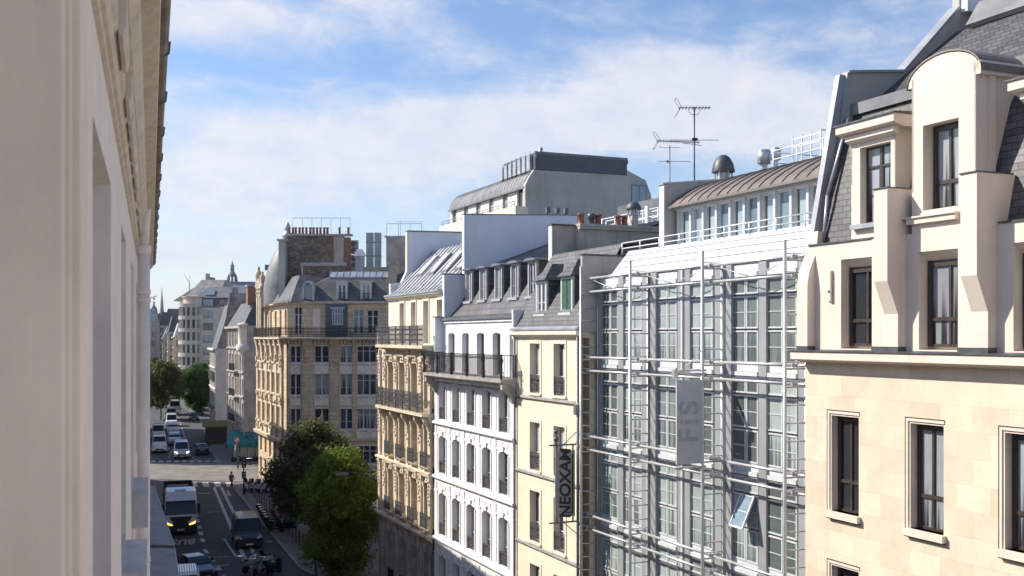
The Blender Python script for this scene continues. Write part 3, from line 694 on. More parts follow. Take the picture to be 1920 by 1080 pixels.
def slate_dormer(par, x, w, y, z0, z1, shutter=None, back=3.0, overh=.16, hip=.75):
    d = MB(); d.box(x-w/2-.12, x-w/2, y, y+.1, z0, z1).box(x+w/2, x+w/2+.12, y, y+.1, z0, z1).box(x-w/2, x+w/2, y, y+.1, z1-.12, z1).box(x-w/2-.15, x+w/2+.15, y-.12, y+.1, z0-.12, z0)
    o = d.build('dormer', 'pale_frame', par)
    MB().box(x-w/2-.1, x-w/2-.02, y+.1, back, z0-.3, z1).box(x+w/2+.02, x+w/2+.1, y+.1, back, z0-.3, z1).build('dormer_cheek', 'slate', o)
    r = MB(); a, c = x-w/2-overh-.1, x+w/2+overh+.1
    r.face([(a,y-.15,z1),(c,y-.15,z1),(x,y+.55,z1+hip)]); r.face([(c,y-.15,z1),(c,back+.6,z1),(x,back+.6,z1+hip),(x,y+.55,z1+hip)]); r.face([(a,back+.6,z1),(a,y-.15,z1),(x,y+.55,z1+hip),(x,back+.6,z1+hip)]); r.face([(a,y-.15,z1-.01),(a,back+.6,z1-.01),(c,back+.6,z1-.01),(c,y-.15,z1-.01)])
    r.build('dormer_roof', 'slate', o)
    if shutter: MB().box(x-w/2, x+w/2, y+.02, y+.06, z0, z1-.12).build('shutter', shutter, o); MB().box(x-.02,x+.02,y-.005,y+.02,z0,z1-.12).build('shutter_bar', 'shutter_green', o)
    else: window(par, x-w/2, z0, w, z1-z0-.12, y+.06, 'white_frame', 'glass', 'french')
slate_dormer(b, 1.85, .85, .40, 16.98, 18.45); slate_dormer(b, 4.35, .85, .40, 17.0, 18.5, 'shutter_green')
MB().box(-.22, -.06, -.1, .55, 15.9, 17.2).build('parapet_end', 'white_plaster', b)
MB().box(-.30, .02, 1.85, 8.3, 16, 21.1).build('party_wall', 'concrete_stained', b)
MB().box(-.305, .025, 1.78, 1.849, 16.5, 21.1).build('party_wall_edge', 'white_plaster', b)
MB().box(-.42, .12, 1.75, 3.0, 21.1, 21.17).build('coping', 'lead', b); 
MB().box(-.5, .5, 3.0, 8.3, 20.95, 21.08).box(-.3,.35,3.0,8.3,16,20.95).build('chimney_stack', 'concrete_stained', b)
MB().box(-.55, .55, 2.98, 8.35, 21.08, 21.2).build('stack_cap', 'concrete_stained', b)
chimney_pots(b, [(0,3.3),(0,4.2),(0,5.25),(0,5.6)], 21.2, .5, .17)
MB().lathe([(.16,0),(.16,.3),(.2,.32),(.2,.5),(.05,.55)], (0,3.85,21.2), 8).build('chimney_cowl', 'iron_grey', b)
m = MB().prism([(.0,16.2),(.0,19.2),(1.85,19.25),(2.6,19.0),(2.6,16.2)], L-.02, L+.13).build('end_wall', 'concrete_grey', b)
MB().box(L-.05, L+.17, -.05, 2.0, 19.2, 19.27).build('end_wall_coping', 'lead', b); MB().box(L-.02, L+.13, -.03, 0, 0, 19.2).build('end_pilaster', 'concrete_stained', b)
m = MB().cyl((L-.12,-.1,0),(L-.12,-.1,16.1),.06).box(L-.22,L-.02,-.25,-.02,12.9,13.3); m.build('downpipe', 'zinc_dark', b)
MB().cyl((.08,-.1,0),(.08,-.1,16.0),.055).build('downpipe', 'zinc_dark', b)
v = thing('vent_hood', 'small dark domed vent hood on a concrete post behind the row of chimney pots', 'roof vent', (F.X0+.918*6.1, F.Y0+.397*6.1, 21.2), ANG)
MB().box(-.16,.16,-.16,.16,0,.55).build('post', 'concrete_grey', v); vent_hood(v, 0, 0, .55, .34)
t, w, h = blade_sign('blade_sign', 'dark grey vertical sign with slanted black capitals projecting from the cream house', 'sign', F, L-.25, .86, 8.88, 11.5, 'sign_dark', 'NEOXAM', .66, 'ink', .02, .97, .18, .12, .018)
MB().box(-.12,-.08,-.04,-.031,.18,h-.16).box(-.4,-.08,-.04,-.031,.14,.18).build('underline', 'ink', t)
MB().cyl((.25,0,h+.22),(-w-.25,0,h+.22),.035).cyl((.25,0,-.22),(-w-.25,0,-.22),.035).tube([(.2,0,h+.8),(-w*.55,0,h+.24)],.018).tube([(.2,0,-.8),(-w*.55,0,-.24)],.018).box(-w+.05,-w+.1,-.03,.03,h,h+.22).box(-.1,-.05,-.03,.03,h,h+.22).box(-w+.05,-w+.1,-.03,.03,-.22,0).box(-.1,-.05,-.03,.03,-.22,0).build('bracket', 'iron_grey', t)
MB().ball((-w+.05,0,h+.45),.11).cyl((-w+.05,0,h+.22),(-w+.05,0,h+.8),.03).ball((-w+.05,0,h+.75),.09).build('spotlight', 'iron_grey', t)

# ---------------------------------------------------------------- white house
F = Frame(815); L = 11.05
b = F.root('white_house', 'white stucco house with a long iron balcony and five dormers, left of the cream house', group=ROW)
cs = [1.3+2.1*k for k in range(5)]; hw = .54; rz = [(11.55,13.4),(8.66,10.66),(5.34,7.6),(2.3,4.25)]
ops = [(c-hw, c+hw, z0, z1) for c in cs for z0, z1 in rz]
m = MB(); wall_open(m, 0, L, 0, 13.75, ops, 0, .32, .10); m.box(0, L, .36, 11, 0, 13.9).box(0, L, .84, 11, 13.9, 16.9); m.build('wall', 'white_plaster', b)
m = MB()
for c in cs:
    for z0, z1 in rz:
        N = 8; w = hw+.02
        for k in range(N):                      # moulded arched hood
            a0, a1 = 2*k/N-1, 2*(k+1)/N-1
            m.hexa([(c+w*a0,-.04,z1-.10*a0*a0+.0),(c+w*a1,-.04,z1-.10*a1*a1),(c+w*a1,0,z1-.10*a1*a1),(c+w*a0,0,z1-.10*a0*a0),(c+w*a0,-.04,z1-.10*a0*a0+.07),(c+w*a1,-.04,z1-.10*a1*a1+.07),(c+w*a1,0,z1-.10*a1*a1+.07),(c+w*a0,0,z1-.10*a0*a0+.07)])
        m.box(c-hw-.1, c-hw, -.045, 0, z0, z1-.14).box(c+hw, c+hw+.1, -.045, 0, z0, z1-.14)
        m.box(c-.08, c+.08, -.09, 0, z1+.02, z1+.26)
        if z1 < 12: m.box(c-hw*.95, c-.14, -.03, 0, z1+.22, z1+.44).box(c+.14, c+hw*.95, -.03, 0, z1+.22, z1+.44)
        m.mark()
for x in [.25]+[c+1.05 for c in cs[:-1]]+[L-.35]:
    for z0, z1 in rz: m.box(x-.2, x+.2, -.03, 0, z0+.1, z1+.0).box(x-.24, x+.24, -.055, 0, z1, z1+.09).box(x-.15,x+.15,-.04,0,z1+.16,z1+.55).mark()
m.build_each('moulding', 'white_trim', b)
m = MB()
for z in (11.3, 8.36, 5.02, 2.0): m.prism([(0,z-.12),(-.07,z-.05),(-.16,z),(-.16,z+.10),(-.02,z+.14),(0,z+.14)], 0, L).mark()
m.build_each('string_course', 'white_trim', b)
for c in cs:
    for z0, z1 in rz:
        window(b, c-hw, z0, 2*hw, z1-z0, .26, 'white_frame', 'glass', 'french'); inst('window_railing', rail_mesh(2*hw, .62, 'iron_grey', 'ornate', .12), b, (c-hw, .05, z0))
m = MB(); wall_open(m, 0, L, 14.05, 16.85, [(c-.5, c+.5, 14.1, 16.2) for c in cs], .5, .3, .10); m.build('attic_wall', 'white_plaster', b)
for c in cs: window(b, c-.5, 14.1, 1.0, 2.2, .78, 'shutter_grey', 'glass', 'french')
MB().prism([(.3,13.5),(0,13.5),(-.08,13.55),(-.12,13.68),(-.30,13.78),(-.62,13.9),(-.80,13.92),(-.80,14.07),(.5,14.1),(.5,13.5)], .35, L+.18).build('balcony_slab', 'grey_trim', b)
m = MB()
for i in range(int(L/.22)): m.box(.05+i*.22, .15+i*.22, -.28, -.02, 13.62, 13.76)
m.build('dentil', 'white_trim', b)
inst('balcony_railing', rail_mesh(L-.3, 1.1, 'iron', 'posts', .14), b, (.4, -.74, 14.07)); inst('balcony_railing', rail_mesh(1.15, 1.1, 'iron', 'plain', .14), b, (.4, -.74, 14.07), (0,0,R(90))); inst('balcony_railing', rail_mesh(1.15, 1.1, 'iron', 'plain', .14), b, (L+.1, -.74, 14.07), (0,0,R(90)))
for x in (.5, L+.0): MB().prism([(0,12.9),(-.2,13.0),(-.32,13.3),(-.7,13.6),(-.7,13.88),(0,13.88)], x-.12, x+.12).build('balcony_bracket', 'grey_trim', b)
MB().box(0, L, .42, .5, 16.72, 16.86).build('eaves_trim', 'white_trim', b); MB().prism([(.34,16.86),(.34,16.96),(.6,17.0),(.6,16.88)], 0, L).build('gutter', 'zinc_dark', b)
m = MB(); sheet(m, [(.45,16.95),(.9,17.1),(1.55,17.85),(2.3,19.3),(2.7,19.72)], 0, L); m.prism([(.6,16.9),(1.0,17.0),(1.6,17.7),(2.8,19.6),(9,19.6),(9,16.9)], .02, L-.02); m.build('slate_roof', 'slate_far', b)
prof = [(2.65,19.72),(7.6,21.55),(9.5,21.6)]
m = MB(); sheet(m, prof, 0, L); seams(m, L, prof, .52, .03, .05, .1); m.build('zinc_roof', 'zinc_dark', b); MB().prism([(2.8,19.5),(7.6,21.4),(9.4,21.45),(9.4,19.5)], 0.01, L-.01).build('roof_core', 'slate_far', b)
for i in range(5):
    x = 1.12+2.08*i; y = 1.55; z0, z1 = 17.92, 19.62; w = .72
    o = MB().box(x-w/2-.13, x-w/2, y, y+.12, z0, z1).box(x+w/2, x+w/2+.13, y, y+.12, z0, z1).box(x-w/2, x+w/2, y, y+.12, z1-.14, z1).box(x-w/2-.2, x+w/2+.2, y-.14, y+.12, z0-.14, z0).build('dormer', 'shutter_grey', b)
    MB().box(x-w/2-.11, x-w/2-.02, y+.12, 3.4, z0-.3, z1).box(x+w/2+.02, x+w/2+.11, y+.12, 3.4, z0-.3, z1).build('dormer_cheek', 'slate_far', o)
    arc = [(x+(w/2+.27)*math.cos(t*math.pi/8), z1+.09*math.sin(t*math.pi/8)) for t in range(9)]
    MB().prism(arc+[(x-(w/2+.27), z1-.04),(x+(w/2+.27), z1-.04)], y-.16, 3.7, 'y').build('dormer_roof', 'zinc_dark', o)
    window(b, x-w/2, z0, w, z1-z0-.14, y+.10, 'shutter_grey', 'glass', 'french')
MB().prism([(.08,13.9),(.08,17.05),(.60,17.05),(.62,19.42),(1.78,19.42),(1.80,22.75),(8.7,23.0),(8.7,13.9)], -.32, .0).build('party_wall', 'party_white', b)
MB().box(-.325, .005, .02, .079, 13.9, 17.05).box(-.325, .005, .55, .599, 17.05, 19.42).box(-.325, .005, 1.72, 1.779, 19.42, 22.75).build('party_wall_edge', 'white_plaster', b)
MB().prism([(1.7,22.75),(1.7,22.80),(8.8,23.05),(8.8,23.0)], -.36, .04).box(-.36,.04,.5,1.7,19.42,19.47).box(-.36,.04,0,.5,17.05,17.1).build('coping', 'zinc_dark', b)
m = MB()
for z in (20.3, 21.0, 21.7, 22.35): m.box(.0, .35, 7.3, 8.0, z, z+.05)
m.build('wall_rung', 'iron_grey', b); 
m = MB()
for i, y in enumerate((6.9, 7.5, 8.05)): m.cyl((-.15, y, 22.95), (-.15, y, 23.3+.08*i), .05).box(-.28,-.02,y-.1,y+.12,23.1,23.4)
m.build('roof_vent', 'iron_grey', b)

# ---------------------------------------------------------------- carved stone house with two iron balconies
F = Frame(711); L = 10.38
b = F.root('carved_stone_house', 'carved cream stone house with two wrought-iron balconies, left of the white house', group=ROW)
cs = [2.7, 5.0, 7.33, 9.65]; hw = .56
rz = [(12.0,14.45),(8.75,11.15),(5.35,7.85)]; gz = (1.0, 3.95)
ops = [(c-hw, c+hw, z0, z1) for c in cs for z0, z1 in rz]+[(c-hw, c+hw, *gz) for c in cs]
m = MB(); wall_open(m, 0, L, 0, 15.25, ops, 0, .42); m.box(0, L, .46, 11, 0, 15.5).box(0, L, .98, 11, 15.5, 18.4).face([(0,0,0),(0,.46,0),(0,.46,15.25),(0,0,15.25)]); m.build('wall', 'haussmann_stone', b)
for c in cs:
    for z0, z1 in rz+[gz]: window(b, c-hw, z0, 2*hw, z1-z0, .38, 'white_frame' if z0 > 5 else 'iron_grey', 'glass', 'french_t')
m = MB(); rs = random.Random(3)
mids = [.35, 1.45]+[c+1.15 for c in cs[:-1]]+[L-.28]
for z0, z1 in rz:
    for c in cs:
        m.box(c-hw-.13, c-hw, -.07, 0, z0, z1+.05).box(c+hw, c+hw+.13, -.07, 0, z0, z1+.05).box(c-hw, c+hw, -.07, 0, z1, z1+.12)
        m.prism([(0,z1+.3),(-.22,z1+.36),(-.26,z1+.44),(0,z1+.5)], c-hw-.2, c+hw+.2)
        for q in (-1, 1): m.prism([(0,z1-.35),(-.10,z1-.25),(-.12,z1+.0),(-.24,z1+.15),(-.24,z1+.34),(0,z1+.34)], c+q*(hw+.1)-.09, c+q*(hw+.1)+.09)
        m.ball((c,-.06,z1+.2), .14, 1.2, .8, .9).mark()
    for x in mids:
        m.box(x-.2, x+.2, -.13, 0, z0-.5, z1+.25).box(x-.26, x+.26, -.19, 0, z1+.25, z1+.36).box(x-.26,x+.26,-.19,0,z0-.62,z0-.5)
        for k in range(7): m.ball((x+rs.uniform(-.14,.14), -.15, z1+.1-k*.2), .085, 1, .8, 1, 6, 4)
        m.mark()
for x in mids: 
    for k in range(9): m.ball((x+rs.uniform(-.2,.2), -.1, 14.55+rs.uniform(0,.6)), .12, 1, .7, 1, 6, 4)
    m.mark()
m.build_each('carving', 'haussmann_trim', b)
m = MB()
for c in cs: surround(m, c-hw, c+hw, gz[0], gz[1], .14, .06, 0, .15, .15); m.box(c-.2,c+.2,-.16,0,gz[1]+.1,gz[1]+.5).mark()
for x in mids: m.box(x-.25, x+.25, -.06, 0, .3, 4.6).mark()
m.build_each('base_moulding', 'old_plaster', b)
m = MB(); m.prism([(0,4.62),(-.12,4.7),(-.34,4.85),(-.34,4.98),(0,5.02)], -.1, L).mark().prism([(0,8.2),(-.10,8.25),(-.26,8.36),(-.26,8.46),(0,8.5)], -.1, L).build_each('string_course', 'haussmann_trim', b)
for z in (11.75, 15.5):
    MB().prism([(.0,z-.32),(-.2,z-.28),(-.35,z-.2),(-.62,z-.17),(-.62,z),(.6,z+.02),(.6,z-.32)], 1.25, L).build('balcony_slab', 'haussmann_trim', b)
    inst('balcony_railing', rail_mesh(L-1.3, 1.12, 'iron_grey', 'ornate', .15), b, (1.3, -.58, z)); inst('balcony_railing', rail_mesh(.58, 1.12, 'iron_grey', 'ornate', .12), b, (1.3, -.58, z), (0,0,R(90)))
for z in (11.4,):
    m = MB()
    for x in mids[1:]: m.prism([(0,z-.8),(-.16,z-.7),(-.25,z-.4),(-.45,z-.12),(-.5,z+.1),(0,z+.1)], x-.12, x+.12).mark()
    m.build_each('console', 'haussmann_trim', b)
for c in cs:
    for z0, z1 in rz[1:]:
        MB().prism([(0,z0-.2),(-.28,z0-.1),(-.36,z0),(0,z0)], c-hw-.1, c+hw+.1).build('window_ledge', 'haussmann_trim', b)
        inst('window_railing', rail_mesh(2*hw, .85, 'iron_grey', 'ornate', .10), b, (c-hw, -.28, z0))
    inst('window_railing', rail_mesh(2*hw, .7, 'iron', 'ornate', .10), b, (c-hw, -.05, gz[0]))
tc_ = [2.95, 5.2, 7.5, 9.9]
m = MB(); wall_open(m, 0, L, 15.5, 18.4, [(c-.45, c+.45, 15.6, 18.05) for c in tc_], .62, .3); m.build('attic_wall', 'cream_trim', b)
for c in tc_: window(b, c-.45, 15.6, .9, 2.45, .90, 'shutter_grey', 'glass', 'french')
m = MB()
for c in tc_: m.box(c-.55, c-.45, .57, .62, 15.6, 18.15).box(c+.45, c+.55, .57, .62, 15.6, 18.15).box(c-.55, c+.55, .56, .62, 18.05, 18.17)
m.prism([(.62,18.25),(.5,18.3),(.36,18.42),(.36,18.5),(1.0,18.5),(1.0,18.25)], 0, L); m.build('eaves_trim', 'cream_trim', b)
MB().prism([(.3,18.5),(.3,18.62),(.6,18.68),(.7,18.5)], 0, L).build('gutter', 'zinc', b)
prof = [(.62,18.6),(.95,18.85),(3.6,21.55),(8.8,22.4)]
m = MB(); sheet(m, prof, 0, L-.05); o = m.build('zinc_roof', 'zinc_mid', b); m = MB(); seams(m, L-.2, prof, .74, .13, .08, .2); m.build('roof_seams', 'zinc_light', o); MB().prism([(.8,18.45),(3.6,21.4),(8.8,22.25),(8.8,18.45)], .02, L-.07).build('roof_core', 'zinc_dark', b)  # pale seams, darker sheet: rib sunlight and shadow put into the colours
for i, x in enumerate((2.2, 4.5, 6.8, 9.1)):
    y0, z0 = 1.75, 19.66+.1; y1, z1 = 2.95, 20.88+.1
    o = MB().hexa([(x,y0,z0-.1),(x+.95,y0,z0-.1),(x+.95,y1,z1-.1),(x,y1,z1-.1),(x,y0,z0+.08),(x+.95,y0,z0+.08),(x+.95,y1,z1+.08),(x,y1,z1+.08)]).build('skylight', 'zinc_dark', b)
    MB().hexa([(x+.1,y0+.08,z0+.1),(x+.85,y0+.08,z0+.1),(x+.85,y1-.08,z1+.0),(x+.1,y1-.08,z1+.0),(x+.1,y0+.08,z0+.18),(x+.85,y0+.08,z0+.18),(x+.85,y1-.08,z1+.02+.08),(x+.1,y1-.08,z1+.1)]).build('pane', 'shutter_grey', o)
MB().prism([(-.05,15.5),(-.05,16.2),(.8,16.2),(.82,19.4),(1.5,19.5),(1.9,20.3),(1.95,22.78),(8.6,22.9),(8.6,15.5)], -.35, .0).build('party_wall', 'party_white', b)
MB().box(-.355, .005, .75, .815, 16.2, 19.4).box(-.355, .005, 1.86, 1.94, 20.2, 22.78).build('party_wall_edge', 'cream_trim', b)
MB().prism([(1.85,22.78),(1.85,22.86),(8.7,22.98),(8.7,22.9)], -.42, .06).build('coping', 'zinc_dark', b)
m = MB()
for k in range(9):
    t = math.pi*k/8; m.cyl((.6,8.2,22.3),(.6,8.2-1.9*math.sin(t*.5),22.3+.2+1.3*math.cos(t*.5)),.018,n=4)
for r in (.9,1.5): m.tube([(.6,8.2-r*math.sin(t/10*math.pi/2)*1.2,22.4+r*.9*math.cos(t/10*math.pi/2)) for t in range(11)], .018, 4)
m.build('spiked_guard', 'iron', b)
w = thing('wall_lamp', 'dark street lamp arm fixed to the corner of the carved stone house', 'street lamp', (F.X0-.1, F.Y0+.05, 7.0), ANG)
MB().tube([(0,-.05,-.2),(-.1,-1.0,.25),(-.2,-2.0,.32)], .04).build('arm', 'iron', w); MB().box(-.38,-.05,-2.7,-1.9,.22,.38).build('lamp_head', 'iron_grey', w)
# ================================================================ left row (camera leans out of it)
LA = math.atan2(1, -.3385)            # direction of the left facade line in plan
LD = Vector((math.cos(LA), math.sin(LA)))
kf = LD.y                             # metres ahead per metre along
# local frame: x along the street away from the camera, y to the left into the house, z up
def LY(Y): return Y/kf
def left_root(name, label, off=0.0, Y=0.0, group='buildings of the left-hand row'):
    # the facade line passes .30 m left of the camera (measured square across)
    ox = -(.30+off); return thing(name, label, 'building', (ox-.3385*Y, Y, 0), LA, group)
ofs = .30
b = left_root('pale_building', 'pale grey-beige building close on the left edge with deep window openings and heavy cornice')
D0, D1 = LY(-6), LY(36)
wy = [(5.5, 8.0), (10.8, 12.8), (16.0, 18.1), (21.3, 23.4), (26.6, 28.7), (31.8, 33.6), (-4, -1.5)]
ops = [(LY(a), LY(c), z0, z1) for a, c in wy for z0, z1 in ((13.62, 17.14), (9.6, 12.9), (5.6, 8.9))]
m = MB(); wall_open(m, D0, D1, 0, 17.75, ops, 0, .17); m.box(D0, D1, .40, 11, 0, 18.2); m.face([(D1,0,0),(D1,.4,0),(D1,.4,17.75),(D1,0,17.75)])
m.face([(D0,.36,0),(D1,.36,0),(D1,.36,17.7),(D0,.36,17.7)]); m.build('wall', 'left_wall', b)
for a, c, z0, z1 in ops:
    o = MB().box(a-.01, c+.01, .17, .24, z0, z1).build('window', 'shade_reveal', b); MB().box(a+.1, c-.1, .155, .169, z0+.1, z1-.9).build('pane', 'glass', o)
# mouldings are (towards street, height) pairs
def lprof(mb, pts, a, c): mb.prism([(-(p), q) for p, q in pts], a, c)
m = MB()
lprof(m, [(0,17.68),(.03,17.69),(.035,17.72),(.06,17.73),(.075,17.78),(.075,17.80),(.10,17.83),(.10,18.2),(0,18.2)], D0, D1)
m.build('lower_moulding', 'left_trim', b)
m = MB()
lprof(m, [(0,18.0),(.10,18.0),(.16,18.03),(.16,18.10),(.20,18.16),(.22,18.22),(.22,18.25),(.30,18.28),(.30,18.32),(.345,18.34),(.355,18.45),(.30,18.5),(0,18.5)], D0, D1)
m.build('cornice', 'left_trim', b)
m = MB(); rs = random.Random(5); x = LY(1.0)
while x < D1-1:
    w = rs.uniform(.75, 1.1)
    lprof(m, [(.10,17.80),(.125,17.80),(.145,17.86),(.145,18.03),(.10,18.03)], x, x+w); m.mark(); x += w+rs.choice((.16,.22,.9))
m.build_each('frieze_block', 'left_trim', b)
m = MB(); x = D0
while x < D1-.3:
    lprof(m, [(.36,18.44),(.395,18.45),(.425,18.48),(.43,18.56),(.2,18.6),(.2,18.45)], x, x+.985); x += 1.0
m.build('gutter', 'gutter_tile', b)
m = MB(); x = D0
while x < D1: lprof(m, [(.40,18.44),(.44,18.47),(.45,18.57),(.42,18.58),(.40,18.5)], x, x+.04); x += 2.0
m.build('gutter_clip', 'iron_grey', b)
MB().prism([(-.2,18.5),(2.8,21.3),(6,21.9),(11,21.9),(11,18.2),(0,18.2)], D0, D1).build('roof', 'zinc', b)
m = MB(); px = LY(18.9); py = -.165
m.cyl((px,py,0),(px,py,17.55),.105,n=14)
for z in (16.6,16.75,12,8): m.cyl((px,py,z),(px,py,z+.09),.118,n=14)
m.cyl((px,py,17.45),(px,py,17.62),.125,n=14).cyl((px,py,17.6),(px,py-.05,18.4),.085,n=12); m.build('downpipe', 'left_wall', b)
for a, c in ((LY(10.9), LY(12.7)), (LY(16.4), LY(18.3))):
    MB().box(a, c, -.24, 0, 13.05, 13.58).build('window_ledge', 'zinc', b)
MB().prism([(-.144,0),(-.144,22),(.6,22),(.6,0)], LY(1.72), LY(1.80)).prism([(-.150,0),(-.150,22),(.6,22),(.6,0)], LY(1.80), LY(1.86)).prism([(-.163,0),(-.163,22),(.6,22),(.6,0)], LY(1.86), LY(2.12)).prism([(-.146,0),(-.146,22),(.4,22),(.4,0)], LY(2.12), LY(2.2)).build('pilaster', 'left_pilaster', b)
# shop canopy low down on the left
MB().hexa([(LY(40),-2.3,4.0),(LY(80),-1.1,4.0),(LY(80),0,4.0),(LY(40),0,4.0),(LY(40),-2.3,4.16),(LY(80),-1.1,4.16),(LY(80),0,4.5),(LY(40),0,4.5)])
def plain_row(name, label, Y0, Y1, off, H, mat, group='buildings of the left-hand row', shop=True, roof='zinc', ridge=3.0, dorm=True):
    b = left_root(name, label, off, Y0, group); L = (Y1-Y0)/kf-.05
    n = max(2, int(L/2.7)); pit = L/n
    cs = [pit*(i+.5) for i in range(n)]; fl = [(4.6+3.3*k, 6.9+3.3*k) for k in range(int((H-5)/3.3))]
    ops = [(c-.5, c+.5, z0, z1) for c in cs for z0, z1 in fl]+[(c-.9, c+.9, .1, 3.2) for c in cs]
    m = MB(); wall_open(m, 0, L, 0, H, ops, 0, .3); m.box(0, L, .34, 11, 0, H).box(0,.01,.0,.34,0,H).box(L-.01,L,0,.34,0,H); m.build('wall', mat, b)
    for a, c, z0, z1 in ops: window(b, a, z0, c-a, z1-z0, .25, 'white_frame', 'glass', 'french' if c-a < 1.2 else 'mullion')
    m = MB()
    for z in [4.2]+[f[1]+.45 for f in fl]: m.box(0, L, -.12, 0, z, z+.14)
    m.box(0, L, -.4, 0, H-.25, H); m.build('string_course', 'far_plaster', b)
    MB().prism([(-.1,H),(.9,H+ridge*.75),(2.6,H+ridge),(8.4,H+ridge),(11,H)], 0, L).build('roof', roof, b)
    return b
c1 = plain_row('street_house', 'cream house of the left row just past the pale building, with a long shop canopy', 36.2, 60, .34, 18.4, 'far_plaster')
MB().hexa([(LY(2),-2.0,3.95),(LY(23),-1.85,3.95),(LY(23),0,3.95),(LY(2),0,3.95),(LY(2),-2.0,4.12),(LY(23),-1.85,4.12),(LY(23),0,4.3),(LY(2),0,4.3)]).build('canopy', 'zinc_dark', c1)
MB().hexa([(LY(2),-2.04,3.98),(LY(23),-1.89,3.98),(LY(23),-1.851,3.98),(LY(2),-2.001,3.98),(LY(2),-2.04,4.17),(LY(23),-1.89,4.17),(LY(23),-1.851,4.17),(LY(2),-2.001,4.17)]).build('canopy_edge', 'zinc', c1)
c2 = plain_row('street_house', 'stone house of the left row opposite the plaza trees, with a tapering canopy', 60.1, 88, .34, 18.2, 'far_stone')
MB().hexa([(0,-1.83,3.95),(LY(24),-.85,3.95),(LY(24),0,3.95),(0,0,3.95),(0,-1.83,4.12),(LY(24),-.85,4.12),(LY(24),0,4.3),(0,0,4.3)]).build('canopy', 'zinc_dark', c2)
MB().hexa([(0,-1.87,3.98),(LY(24),-.89,3.98),(LY(24),-.851,3.98),(0,-1.831,3.98),(0,-1.87,4.17),(LY(24),-.89,4.17),(LY(24),-.851,4.17),(0,-1.831,4.17)]).build('canopy_edge', 'zinc', c2)
plain_row('street_house', 'cream house of the left row at the corner of the cross street', 88.1, 118.6, .34, 18.0, 'far_plaster')
plain_row('street_house', 'plain house of the left row just beyond the cross street', 142, 188, 3.2, 18.0, 'far_stone')

# ================================================================ corner building across the plaza, facing us
b = thing('corner_building', 'tan stone corner building with slate mansard and long iron balcony behind the plaza trees', 'building', (-22.7, 108, 0), 0)
LX = 14.7; k54 = .054
X = lambda p: (p-540)*k54
rows = [(13.35,15.05),(10.06,12.2),(6.6,8.7),(3.1,4.95),(.2,2.4)]
colf = [(543.5,564),(589,617),(637,661),(669,717),(731,775)]
ops = [(X(a), X(c), z0, z1) for a, c in colf for z0, z1 in rows]
m = MB(); wall_open(m, 0, LX, 0, 15.65, ops, 0, .4)
# body follows the slanted street side
foot = [(0,.42),(LX,.42),(LX,14),(-6.2,14),]
m.prism([(.02,.44),(LX,.44),(LX,14.3),(-6.1,14.3)], 0, 15.9, 'z'); m.prism([(.55,.98),(LX,.98),(LX,14.2),(-5.2,14.2)], 15.9, 19.3, 'z'); m.build('wall', 'corner_stone', b)
m = MB(); g = MB()
for (a, c), st in zip(colf, ('french', 'french', 'french', 'wide', 'wide')):
    a, c = X(a), X(c)
    for i, (z0, z1) in enumerate(rows):
        window(b, a, z0, c-a, z1-z0, .32, 'pale_frame', 'glass', st)
        m.box(a-.06, c+.06, -.14, 0, z0-.14, z0).box(a-.04, c+.04, -.07, 0, z1, z1+.12)
        if i < 3: m.box(a+.02, c-.02, -.05, 0, z0-1.02, z0-.26).ball(((a+c)/2, -.08, z0-.22), .16, 1.6, .6, .6)
        m.mark()
m.build_each('spandrel_panel', 'corner_panel', b)
m = MB(); rs = random.Random(9)
for a, c in ((0,3.2),(567,588.5),(620,636),(661.5,668.5),(720,729)):
    x0, x1 = (X(a), X(c)) if a > 5 else (-.02, .17)
    z = .4
    while z < 14.2: m.box(x0, x1, -.17, 0, z, z+.40); m.box(x0, x1, -.12, 0, z+.40, z+.45); z += .45
    m.prism([(0,14.2),(-.2,14.3),(-.24,14.9),(-.55,15.4),(-.7,15.65),(0,15.65)], x0+.1, x1-.05).mark()
for a, c in ((567,575),(622,634)):
    for k in range(12): m.ball((X(a)+rs.uniform(.1,.6), -.24, 13.3+rs.uniform(0,1.3)), .13, 1, .7, 1, 6, 4)
    m.mark()
m.build_each('pilaster', 'corner_stone', b)
m = MB(); m.prism([(.7,15.62),(-.9,15.66),(-1.05,15.74),(-1.05,15.92),(.7,15.95)], -.7, LX)
for i in range(38): m.box(.1+i*.38, .26+i*.38, -.5, 0, 15.3, 15.64)
m.prism([(0,5.4),(-.3,5.5),(-.35,5.75),(0,5.8)], -.1, LX); m.build('balcony_slab', 'corner_trim', b)
inst('balcony_railing', rail_mesh(LX+.6, 1.05, 'iron', 'ornate', .13), b, (-.6, -.98, 15.93))
# set-back storey
ups = [(X(549.5),X(564),16.2,19.0),(X(583),X(598),16.1,18.9),(X(661),X(681),16.3,18.7),(X(687),X(708),16.3,18.7)]
m = MB(); wall_open(m, -.2, X(609), 15.9, 19.35, ups[:2], .7, .25); m.mark(); wall_open(m, X(650), X(719), 15.9, 19.35, ups[2:], .7, .25); wall_open(m, X(719), LX, 15.9, 19.35, [(X(735),X(750),16,18.8)], .7, .25); m.build_each('attic_wall', 'corner_stone', b)
window(b, ups[0][0], 16.2, ups[0][1]-ups[0][0], 2.8, .9, 'pale_frame', 'glass', 'french_t'); window(b, X(735), 16, .8, 2.8, .9, 'pale_frame', 'glass', 'french_t')
MB().box(ups[1][0], ups[1][1], .82, .9, 16.1, 18.9).box(ups[1][0]+.38, ups[1][0]+.42, .8, .82, 16.1, 18.9).build('closed_shutter', 'cream_trim', b)
for u in ups[2:]: window(b, u[0], u[2], u[1]-u[0], u[3]-u[2], .9, 'pale_frame', 'glass', 'french_t')
